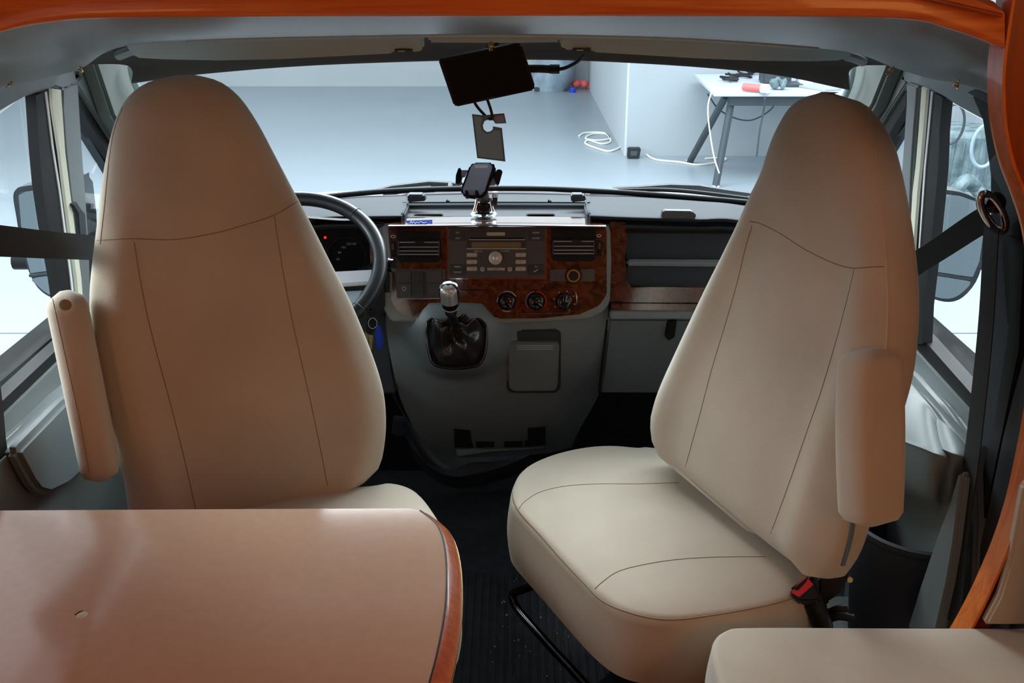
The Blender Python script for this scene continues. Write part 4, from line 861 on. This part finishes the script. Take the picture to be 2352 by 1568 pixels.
def seam(name, px, tree, parent, r=.0010, res=None, m='seam'):
    pts = []
    cr = crom([(x, y, 0) for x, y in px], res or max(20, len(px)*8))
    for p in cr:
        h = tree.ray_cast(CAMP, ray(p.x, p.y))
        if h[0] is not None: pts.append(h[0]-h[1].normalized()*(r*.25) if h[1].dot(CAMP-h[0]) > 0 else h[0])
    if len(pts) > 3: return tube(name, pts, r, m, parent, n=6, res=len(pts), smoothpath=True)
def cushion(name, plan, zt, zb, parent, m='fabric', dome=.018, flare=.0, rnd=.03, n=80, cen=None, skirt=True):
    pl = crom([(x, y, 0) for x, y in plan], n, True); c = Vector(cen+(0,)) if cen else sum(pl, Vector())/n
    rings = []
    rings.append([Vector((c.x+(p.x-c.x)*.02, c.y+(p.y-c.y)*.02, zt+dome)) for p in pl])
    for k in (.25,.45,.62,.76,.86): rings.append([Vector((c.x+(p.x-c.x)*k, c.y+(p.y-c.y)*k, zt+dome*(1-k**3))) for p in pl])
    for a in (10, 25, 42, 60, 78, 90):
        w = math.radians(a); rings.append([(lambda d: Vector((p.x-d.x*rnd*(1-math.sin(w)), p.y-d.y*rnd*(1-math.sin(w)), zt-rnd*.9*(1-math.cos(w))+dome*.1)))((p-c).normalized()) for p in pl])
    nb = 8
    for k in range(1, nb+1):
        u = k/nb; rings.append([p+(p-c).normalized()*(flare*u+.006*math.sin(PI*u))+Vector((0,0,zt-rnd*.9-(zt-rnd*.9-zb)*u)) for p in pl])
    rings.append([p-(p-c).normalized()*.015+Vector((0,0,zb-.004)) for p in pl]); rings.append([p-(p-c).normalized()*.05+Vector((0,0,zb+.0)) for p in pl])
    rings.append([c+(p-c)*.02+Vector((0,0,zb)) for p in pl])
    return loft(name, rings, m, parent, auto=55)
def armrest(name, p0, p1, fdir, w, d, parent, bend=0.0, hook=0.0):
    p0, p1 = Vector(p0), Vector(p1); ax = (p1-p0); L = ax.length; ax.normalize(); f = Vector(fdir+(0,)); f = (f-ax*f.dot(ax)).normalized(); s = ax.cross(f)
    rings = []; K = 26
    for i in range(K):
        u = i/(K-1); e = math.sqrt(max(.0, 1-((abs(u-.5)-.42)/.08)**2)) if abs(u-.5) > .42 else 1
        e = max(.25, e); dd = d*(1+.12*math.sin(PI*u))*(1-hook*max(0,(u-.75)/.25)); off = f*(bend*math.sin(PI*u))
        row = [p0+ax*L*u+off+f*b*1.0+s*a for a, b in rrect(w*e, dd*e, min(w, dd)*.38*e, 5)]
        rings.append(row)
    return loft(name, rings, 'fabric', parent, auto=60)
# ---- driver seat
ds = root('captain_seat', 'driver seat turned to the rear with tall brown-beige backrest', 'seat', (-.42, 1.72, 0))
bk = Back((-.485, 1.745, .48), (.36, -.93), math.radians(9), .125)
L = [(300,1230),(292,1150),(283,1090),(262,1020),(238,930),(222,850),(211,760),(206,680),(212,600),(222,520),(232,430),(246,350),(262,285),(285,235),(318,202),(360,183),(430,170)]
Rr = [(700,1200),(770,1150),(850,1097),(876,1065),(887,1010),(889,960),(884,905),(868,845),(840,770),(806,690),(765,610),(712,505),(672,430),(635,360),(598,290),(560,232),(525,198),(490,180),(445,170)]
b, _ = backrest(bk, L, Rr, -.02, .02, ds, wing=.02)
tr = bvh_of(b)
seam('seam', [(222,552),(305,548),(400,550),(490,536),(560,517),(630,494),(690,458)], tr, ds)
seam('seam', [(308,556),(322,640),(342,740),(368,840),(395,940),(425,1060),(450,1170)], tr, ds)
seam('seam', [(630,496),(643,580),(662,690),(690,820),(715,930),(738,1040),(752,1115)], tr, ds)
seam('seam', [(282,245),(262,300),(250,370),(240,470),(230,560)], tr, ds, m='seam')
seam('seam', [(520,190),(565,235),(610,305),(650,375),(695,460),(745,560),(800,665),(850,780),(880,880)], tr, ds, .0022, m='fabric')
# cushion from visible edge + symmetric hidden side
f = Vector((.39,-.92,0)); u = Vector((.92,.39,0)); c0 = Vector((-.44, 1.70, 0))
zt = .50
vis = [P(x, y, Z=zt) for x, y in ((850,1106),(905,1100),(960,1120),(1005,1175),(1030,1225),(1044,1290))]
plan = [(p.x, p.y) for p in vis]
for a, bb in ((.215,.385),(.15,.44),(.05,.47),(-.08,.48),(-.20,.45),(-.26,.36),(-.28,.22),(-.27,.02),(-.15,-.06),(.02,-.07)):
    q = c0+u*a+f*bb; plan.append((q.x, q.y))
cs = cushion('seat_cushion', plan, zt, .36, ds, cen=(-.30, 1.52))
tc_ = bvh_of(cs)
seam('seam', [(960,1126),(1000,1180),(1024,1230),(1034,1290)], tc_, ds)
lathe('pedestal', [(.001,0),(.19,0),(.20,.02),(.17,.05),(.16,.30),(.2,.345),(.001,.35)], (-.36,1.58,.008), (0,0,1), 'black', ds, n=24)
a1, a0 = P(148, 668, Y=1.66), P(236, 1102, Y=1.60)
arm = armrest('armrest', a0, a1, (.39,-.92), .066, .085, ds)
ta = bvh_of(arm); seam('seam', [(118,672),(128,720),(150,820),(168,900),(188,990),(205,1085)], ta, ds)
lathe('hinge_dimple', [(.001,.001),(.008,.001),(.010,0)], P(150, 700, Y=1.61), (.3,-.95,0), 'seam', ds, n=14)
# ---- passenger seat
ps = root('captain_seat', 'passenger seat swivelled sideways with empty beige cushion in view', 'seat', (.35, 1.66, 0))
fv = (-.90, -.43)
bk2 = Back((.405, 1.70, .47), fv, math.radians(9), .135)
L = [(1850,1310),(1790,1268),(1700,1200),(1620,1138),(1565,1093),(1530,1062),(1508,1040),(1488,1005),(1480,960),(1484,930),(1500,880),(1540,790),(1600,660),(1660,540),(1700,450),(1725,398),(1748,330),(1768,285),(1790,243),(1815,220),(1848,209),(1880,206)]
Rr = [(1925,1345),(1958,1315),(1985,1270),(2005,1215),(2040,1090),(2062,1010),(2090,930),(2110,850),(2119,760),(2120,690),(2116,620),(2106,540),(2092,460),(2075,385),(2055,320),(2025,268),(1992,235),(1955,216),(1920,208),(1888,206)]
b2, rings2 = backrest(bk2, L, Rr, .045, -.03, ps, wing=.022)
tr2 = bvh_of(b2)
seam('seam', [(1722,508),(1745,513),(1790,535),(1850,573),(1910,602),(1955,615),(2000,613),(2032,612)], tr2, ps)
seam('seam', [(1727,518),(1712,570),(1690,660),(1664,750),(1634,850),(1605,960),(1574,1072)], tr2, ps)
seam('seam', [(1962,618),(1945,690),(1918,790),(1885,900),(1850,1000),(1812,1110),(1770,1225)], tr2, ps)
seam('seam', [(1985,225),(2005,300),(2016,400),(2028,500),(2036,600),(2040,700),(2036,800),(2015,1000),(1990,1150)], tr2, ps, .0018, m='fabric')
plan_px = [(1172,1150),(1174,1118),(1190,1082),(1220,1058),(1275,1036),(1340,1022),(1400,1018),(1460,1022)]
zt = .485
plan = [(p.x, p.y) for p in (P(x, y, Z=zt) for x, y in plan_px)]
plan += [(.30,1.99),(.40,1.95),(.47,1.82),(.52,1.62),(.52,1.50)]
plan += [(p.x, p.y) for p in (P(x, y, Z=zt) for x, y in ((1858,1350),(1800,1384),(1720,1404),(1640,1416),(1560,1424),(1490,1420),(1430,1404),(1380,1372),(1330,1325),(1270,1262),(1215,1205),(1184,1172)))]
cs2 = cushion('seat_cushion', plan, zt, .355, ps, cen=(.33, 1.66), rnd=.022, n=110)
t2 = bvh_of(cs2)
seam('seam', [(1192,1168),(1205,1152),(1240,1130),(1300,1116),(1380,1111),(1460,1111),(1560,1108)], t2, ps)
seam('seam', [(1366,1352),(1385,1335),(1420,1312),(1480,1296),(1560,1284),(1650,1279),(1760,1278)], t2, ps)
seam('seam', [(1176,1120),(1180,1150),(1196,1180),(1240,1228),(1290,1285),(1340,1338),(1380,1378),(1430,1402),(1500,1420),(1560,1422),(1640,1412),(1720,1398),(1800,1380),(1850,1360)], t2, ps, .0016)
lathe('pedestal', [(.001,0),(.2,0),(.21,.02),(.17,.05),(.16,.29),(.19,.34),(.001,.345)], (.36,1.66,.008), (0,0,1), 'black', ps, n=24)
tube('swivel_lever', [P(1240,1340,Z=.33), P(1205,1352,Z=.30), P(1180,1362,Z=.27), P(1178,1376,Z=.26), P(1192,1402,Z=.25), P(1260,1480,Z=.25), P(1330,1555,Z=.25), P(1370,1600,Z=.25)], .0085, 'gloss', ps, n=12)
a1, a0 = P(1998, 800, Y=1.44), P(2000, 1205, Y=1.37)
arm = armrest('armrest', a0, a1, fv, .072, .092, ps, bend=.0)
ta = bvh_of(arm)
lathe('hinge_cover', [(.001,.01),(.02,.008),(.026,0),(.02,-.02),(.001,-.02)], P(1940, 1160, Y=1.45), (.2,-1,0), 'black', ps, n=20)
seam('side_strap', [(1958,1200),(1952,1240),(1936,1296)], tr2, ps, .0055, m='tagedge')
bl = P(1848, 1350, Y=1.435)
bkl = root('seat_belt_buckle', 'black belt buckle with red release button beside the cushion', 'buckle', bl)
BP = (bl, Vector((-.35,-.62,.70)).normalized()); bq = lambda x, y, d=0: P(x, y, pl=(BP[0]+BP[1]*d, BP[1]))
prism('casing', [bq(1812,1352), bq(1858,1319), bq(1872,1336), bq(1884,1365), bq(1880,1380), bq(1835,1382), bq(1820,1372)], BP[1]*-.028, 'black', bkl, .004)
prism('release_button', [bq(1816,1360,.0015), bq(1832,1340,.0015), bq(1853,1323,.0015), bq(1869,1342,.0015), bq(1836,1371,.0015)], BP[1]*-.004, 'red', bkl, .001)
prism('tongue_slot', [bq(1822,1352,.002), bq(1856,1324,.002), bq(1852,1335,.002), bq(1832,1356,.002)], BP[1]*-.002, 'void', bkl)
tube('stalk', [P(1862,1375,Y=1.46), P(1880,1410,Y=1.46), P(1890,1440,Y=1.46)], .018, 'black', bkl, n=12)
rc = root('seat_recliner', 'black recliner mechanism with lever under the passenger backrest', 'lever', P(1920, 1400, Y=1.52))
pp('bracket', [(1882,1330),(1955,1298),(1950,1330),(1925,1370),(1900,1385),(1905,1440),(1880,1440),(1880,1370)], 'rubber', rc, Y=1.50, ext=(0,.03,0), bevel=.004)
tube('lever_arm', [P(1895,1425,Y=1.48), P(1925,1415,Y=1.47), P(1962,1420,Y=1.46)], .007, 'rubber', rc, n=10)
tube('lever_arm', [P(1895,1412,Y=1.5), P(1920,1400,Y=1.49), P(1945,1396,Y=1.49)], .007, 'rubber', rc, n=10)
lathe('bolt', [(.001,.006),(.005,.006),(.005,0)], P(1950,1329,Y=1.49), (0,-1,.3), 'gold', rc, n=10)
# ---- belts
lb = ribbon('seat_belt', [P(-90,548,Y=1.30), P(0,553,Y=1.42), P(110,562,Y=1.62), P(225,570,Y=1.83), P(300,580,Y=1.95)], (0,0,1), .0475, .0015, 'belt', None); tag(lb, 'black seat belt stretched flat across the driver window', 'seat belt')
rb_ = root('passenger_seat_belt', 'black seat belt from the pillar loop to behind the passenger backrest', 'seat belt', P(2285, 490, Y=1.60))
dv = (P(2290,520,Y=1.62)-P(2258,468,Y=1.62)).normalized()
ribbon('webbing', [P(2276,496,Y=1.60), P(2235,520,Y=1.66), P(2170,563,Y=1.75), P(2105,605,Y=1.84), P(2040,650,Y=1.93)], dv, .046, .0015, 'belt', rb_)
ribbon('lower_webbing', [P(2278,515,X=.765), P(2275,560,X=.755), P(2264,750,X=.75), P(2238,1000,X=.75), P(2212,1200,X=.75), P(2190,1440,X=.75)], lambda u: Vector((0,1,0)), .052, .0015, 'belt', rb_)
rc0 = P(2282, 488, Y=1.60)
def ringpts(c, a, b, ang, k=16, Y=1.60):
    ca, sa = math.cos(ang), math.sin(ang); return [P(c[0]+a*math.cos(w)*ca-b*math.sin(w)*sa, c[1]+a*math.cos(w)*sa+b*math.sin(w)*ca, Y=Y) for w in [2*PI*q/k for q in range(k)]]
tube('guide_loop', ringpts((2280,488), 48, 20, math.radians(62), Y=1.585), .0065, 'chrome', rb_, closed=True, n=10, res=48)
lathe('loop_cap', [(.001,.02),(.014,.018),(.017,.008),(.017,0),(.001,0)], P(2284,464,Y=1.60), (-.3,-.95,0), 'gloss', rb_, n=24)
pp('height_adjuster', [(2270,368),(2284,350),(2320,350),(2345,500),(2340,760),(2312,750),(2300,600),(2296,440),(2272,395)], 'black', rb_, X=.795, ext=(.02,0,0), bevel=.004)
# ================================================================ wooden cab opening
ar = struct(None or surf('trim_1', [[(-160,60,1.34),(0,0,1.34),(120,-30,1.34),(270,-45,1.34),(700,-52,1.34),(1176,-54,1.34),(1700,-52,1.34),(2060,-42,1.34),(2180,-20,1.34),(2290,20,1.34),(2308,30,1.34)],
   [(-160,110,1.335),(0,52,1.335),(120,24,1.335),(270,12,1.335),(700,6,1.335),(1176,4,1.335),(1700,6,1.335),(2060,12,1.335),(2180,38,1.335),(2290,80,1.335),(2308,90,1.335)],
   [(-160,134,1.34),(0,74,1.34),(120,50,1.34),(270,41,1.34),(700,37,1.34),(1176,36,1.34),(1700,37,1.34),(2060,42,1.34),(2180,66,1.34),(2290,106,1.34),(2308,114,1.34)],
   [(-160,130,1.37),(0,70,1.37),(120,46,1.37),(270,36,1.37),(700,32,1.37),(1176,31,1.37),(1700,32,1.37),(2060,37,1.37),(2180,61,1.37),(2290,101,1.37),(2308,109,1.37)]], (0,.03,.01), 'wood', None, nu=90, nv=18), 'curved orange wood beam above the cab opening')
struct(box('wall_overhead', (0, 1.355, 1.72), (2.5, .03, .50), 'wood'), 'orange wood panel above the beam')
tube('groove', [P(2100,-10,Y=1.33), P(2180,8,Y=1.33), P(2300,36,Y=1.33)], .003, 'wooddark', ar)
EL = [(2304,-60),(2298,0),(2286,80),(2277,150),(2275,210),(2280,290),(2296,370),(2322,440),(2345,510),(2362,600),(2370,720),(2370,850),(2357,970),(2340,1060),(2318,1160),(2287,1260),(2245,1360),(2205,1440),(2170,1500)]
def colm(name, px, off, w0, w1, Y, m, dY):
    n_ = 70; A = crom([P(x+off, y, Y=Y) for x, y in px], n_); G = []
    for i, p in enumerate(A):
        t = (A[min(n_-1,i+1)]-A[max(0,i-1)]).normalized(); nn = Vector((-t.z, 0, t.x)); nn = nn if nn.x > 0 else -nn
        u = i/(n_-1); wv = w0+(w1-w0)*u if not callable(w0) else w0(u)
        G.append([p+nn*wv*q/4 for q in range(5)])
    return G
c1 = sroot('trim_2', 'curved orange wood column beside the cab opening')
shell('edge_band', colm('', EL, 27, .004, .004, 1.335, '', 0), (0, .045, 0), 'woodv', c1)
shell('face', colm('', EL, 30, lambda u: .30 if u < .5 else (.30-(u-.5)*.9 if u < .80 else .024), 0, 1.352, '', 0), (0, .03, 0), 'wooddark', c1)
tube('edge_line', [P(x+1, y, Y=1.375) for x, y in EL], .0022, 'cream', c1, n=6, res=80)  # pale line along the inner edge of the column
# ================================================================ table
tz = .735
tp = [(985,1186),(1006,1208),(1020,1248),(1026,1310),(1022,1400),(1006,1490),(986,1568),(955,1680),(915,1800)]
plan = [P(x, y, Z=tz) for x, y in tp]
plan = [P(940,1167,Z=tz), P(965,1172,Z=tz)]+crom(plan, 30)
yb = plan[-1].y
plan += [Vector((-.24, .44, tz)), Vector((-1.1, .40, tz)), P(-200,1175,Z=tz), P(0,1172,Z=tz), P(500,1169,Z=tz)]
tb = root('dinette_table', 'dining table with pink-beige laminate top and orange edge', 'table', (-.55, .85, 0))
prism('table_top', [p-Vector((0,0,.004)) for p in plan], (0,0,.004), 'laminate', tb)
def offset(pl, d):
    out = []; n = len(pl)
    for i in range(n):
        t = (pl[(i+1)%n]-pl[i-1]).normalized(); nn = Vector((t.y, -t.x, 0)); out.append(pl[i]+nn*d)
    return out
cen = sum(plan, Vector())/len(plan)
sgn = 1 if (offset(plan, .01)[6]-cen).length > (plan[6]-cen).length else -1
prof = [(0,-.001),(.006,-.006),(.014,-.011),(.019,-.017),(.020,-.026),(.016,-.036),(.006,-.042),(-.01,-.044)]
rings = [[p+Vector((0,0,h)) for p in offset(plan, sgn*d)] for d, h in prof]
loft('edge_moulding', rings, 'wood', tb, auto=60)
oo = offset(plan, sgn*.0195); tube('painted_edge_highlight', [p+Vector((0,0,-.021)) for p in oo[1:34]], .0012, 'gold', tb, n=6, res=80)  # highlight on the moulding put in as a brass-coloured strip
tube('edge_groove', [p+Vector((0,0,.0002)) for p in plan[1:34]], .0012, 'ink', tb, n=6, res=80)
tube('table_leg', [(-.5,.8,.02),(-.5,.8,tz-.05)], .03, 'chrome', tb, n=20, smoothpath=False); lathe('foot_plate', [(.001,.02),(.12,.018),(.14,0),(.001,0)], (-.5,.8,.004), (0,0,1), 'desksteel', tb, n=32)
c = P(182, 1410, Z=tz)
tube('scratch', [P(172,1412,Z=tz+.0004), P(180,1406,Z=tz+.0008), P(190,1402,Z=tz+.0004)], .0007, 'ink', tb, n=5)
lathe('dent_chip', [(.0001,.0012),(.004,.0010),(.007,.0)], P(188,1412,Z=tz), (0,0,1), 'cream', tb, n=16)
# ================================================================ side bench
bn = root('side_bench', 'beige padded bench in the corner in front of the passenger seat', 'bench', (.8, 1.0, 0))
zb_ = .50
A = P(1650,1462,Z=zb_); Bk = P(2400,1436,Z=zb_).y
xl = P(1634,1500,Z=zb_).x
pb = [(xl, A.y-.10), (xl+.004, A.y-.02), (xl+.03, Bk-.008), (xl+.08, Bk), (.6, Bk), (.9, Bk), (1.10, Bk), (1.12, Bk-.02), (1.12, .5), (1.10, .42), (.7,.40), (xl+.06,.40), (xl,.46), (xl,.8), (xl,1.05)]
cushion('seat_pad', pb, zb_, .36, bn, dome=.006, rnd=.014, n=120, cen=(.8, .95))
box('bench_box', (.82, .93, .17), (.70, .80, .34), 'wood', bn, bevel=.01)
G = []
rings = []
for i in range(24):
    u = i/23; z = .51+.62*u; x0 = .80+.012*math.cos(u*3)+.02*u; e = min(1, math.sqrt(max(.05, 1-(1-min(u,1-u)/.06)**2)) if min(u,1-u) < .06 else 1)
    rings.append([(x0+.14+a*e, 1.17+b_*e, z) for a, b_ in rrect(.28, .20, .045, 6)])
loft('backrest', rings, 'fabric', bn, auto=60)
pn = pp('back_panel', [(2262,1436),(2296,1372),(2318,1300),(2335,1210),(2352,1120),(2500,1000),(2500,1436)], 'fabric', None, Y=1.325, ext=(0,.018,0), bevel=.004); tag(pn, 'thin beige padded panel between the wood column and bench cushion', 'panel')

# small pale crumbs on the rubber mat
V = []; Fc = []; rr = random.Random(5)
for k in range(90):
    x, y = rr.uniform(-.05, .14), rr.uniform(1.55, 2.2); s = rr.uniform(.0008, .0024)
    v, f = boxv((x, y, .0042+s/2), (s*rr.uniform(.8,2.2), s, s), Matrix.Rotation(rr.uniform(0,3),3,'Z')); b0 = len(V); V += v; Fc += [tuple(b0+i for i in q) for q in f]
cr_ = mk('crumbs', V, Fc, 'cream', None, smooth=False); cr_['kind'] = 'stuff'; cr_['label'] = 'pale crumbs scattered over the ribbed cab mat'; cr_['category'] = 'crumbs'
GR = {'captain_seat':'swivelling captain seats', 'sun_visor':'sun visors', 'wing_mirror':'wing mirrors', 'windscreen_wiper':'windscreen wipers', 'roof_clip':'brass roof clips',
      'cable_tangle':'cable tangles on the desk', 'desk_cable':'cables hanging from the desk', 'white_cable':'white cables on the hall floor', 'machine_duct':'ducts at the machine foot', 'hose_loop':'hose loops at the machine'}
for o_ in S.objects:
    if o_.parent is None and o_.name.split('.')[0] in GR: o_['group'] = GR[o_.name.split('.')[0]]
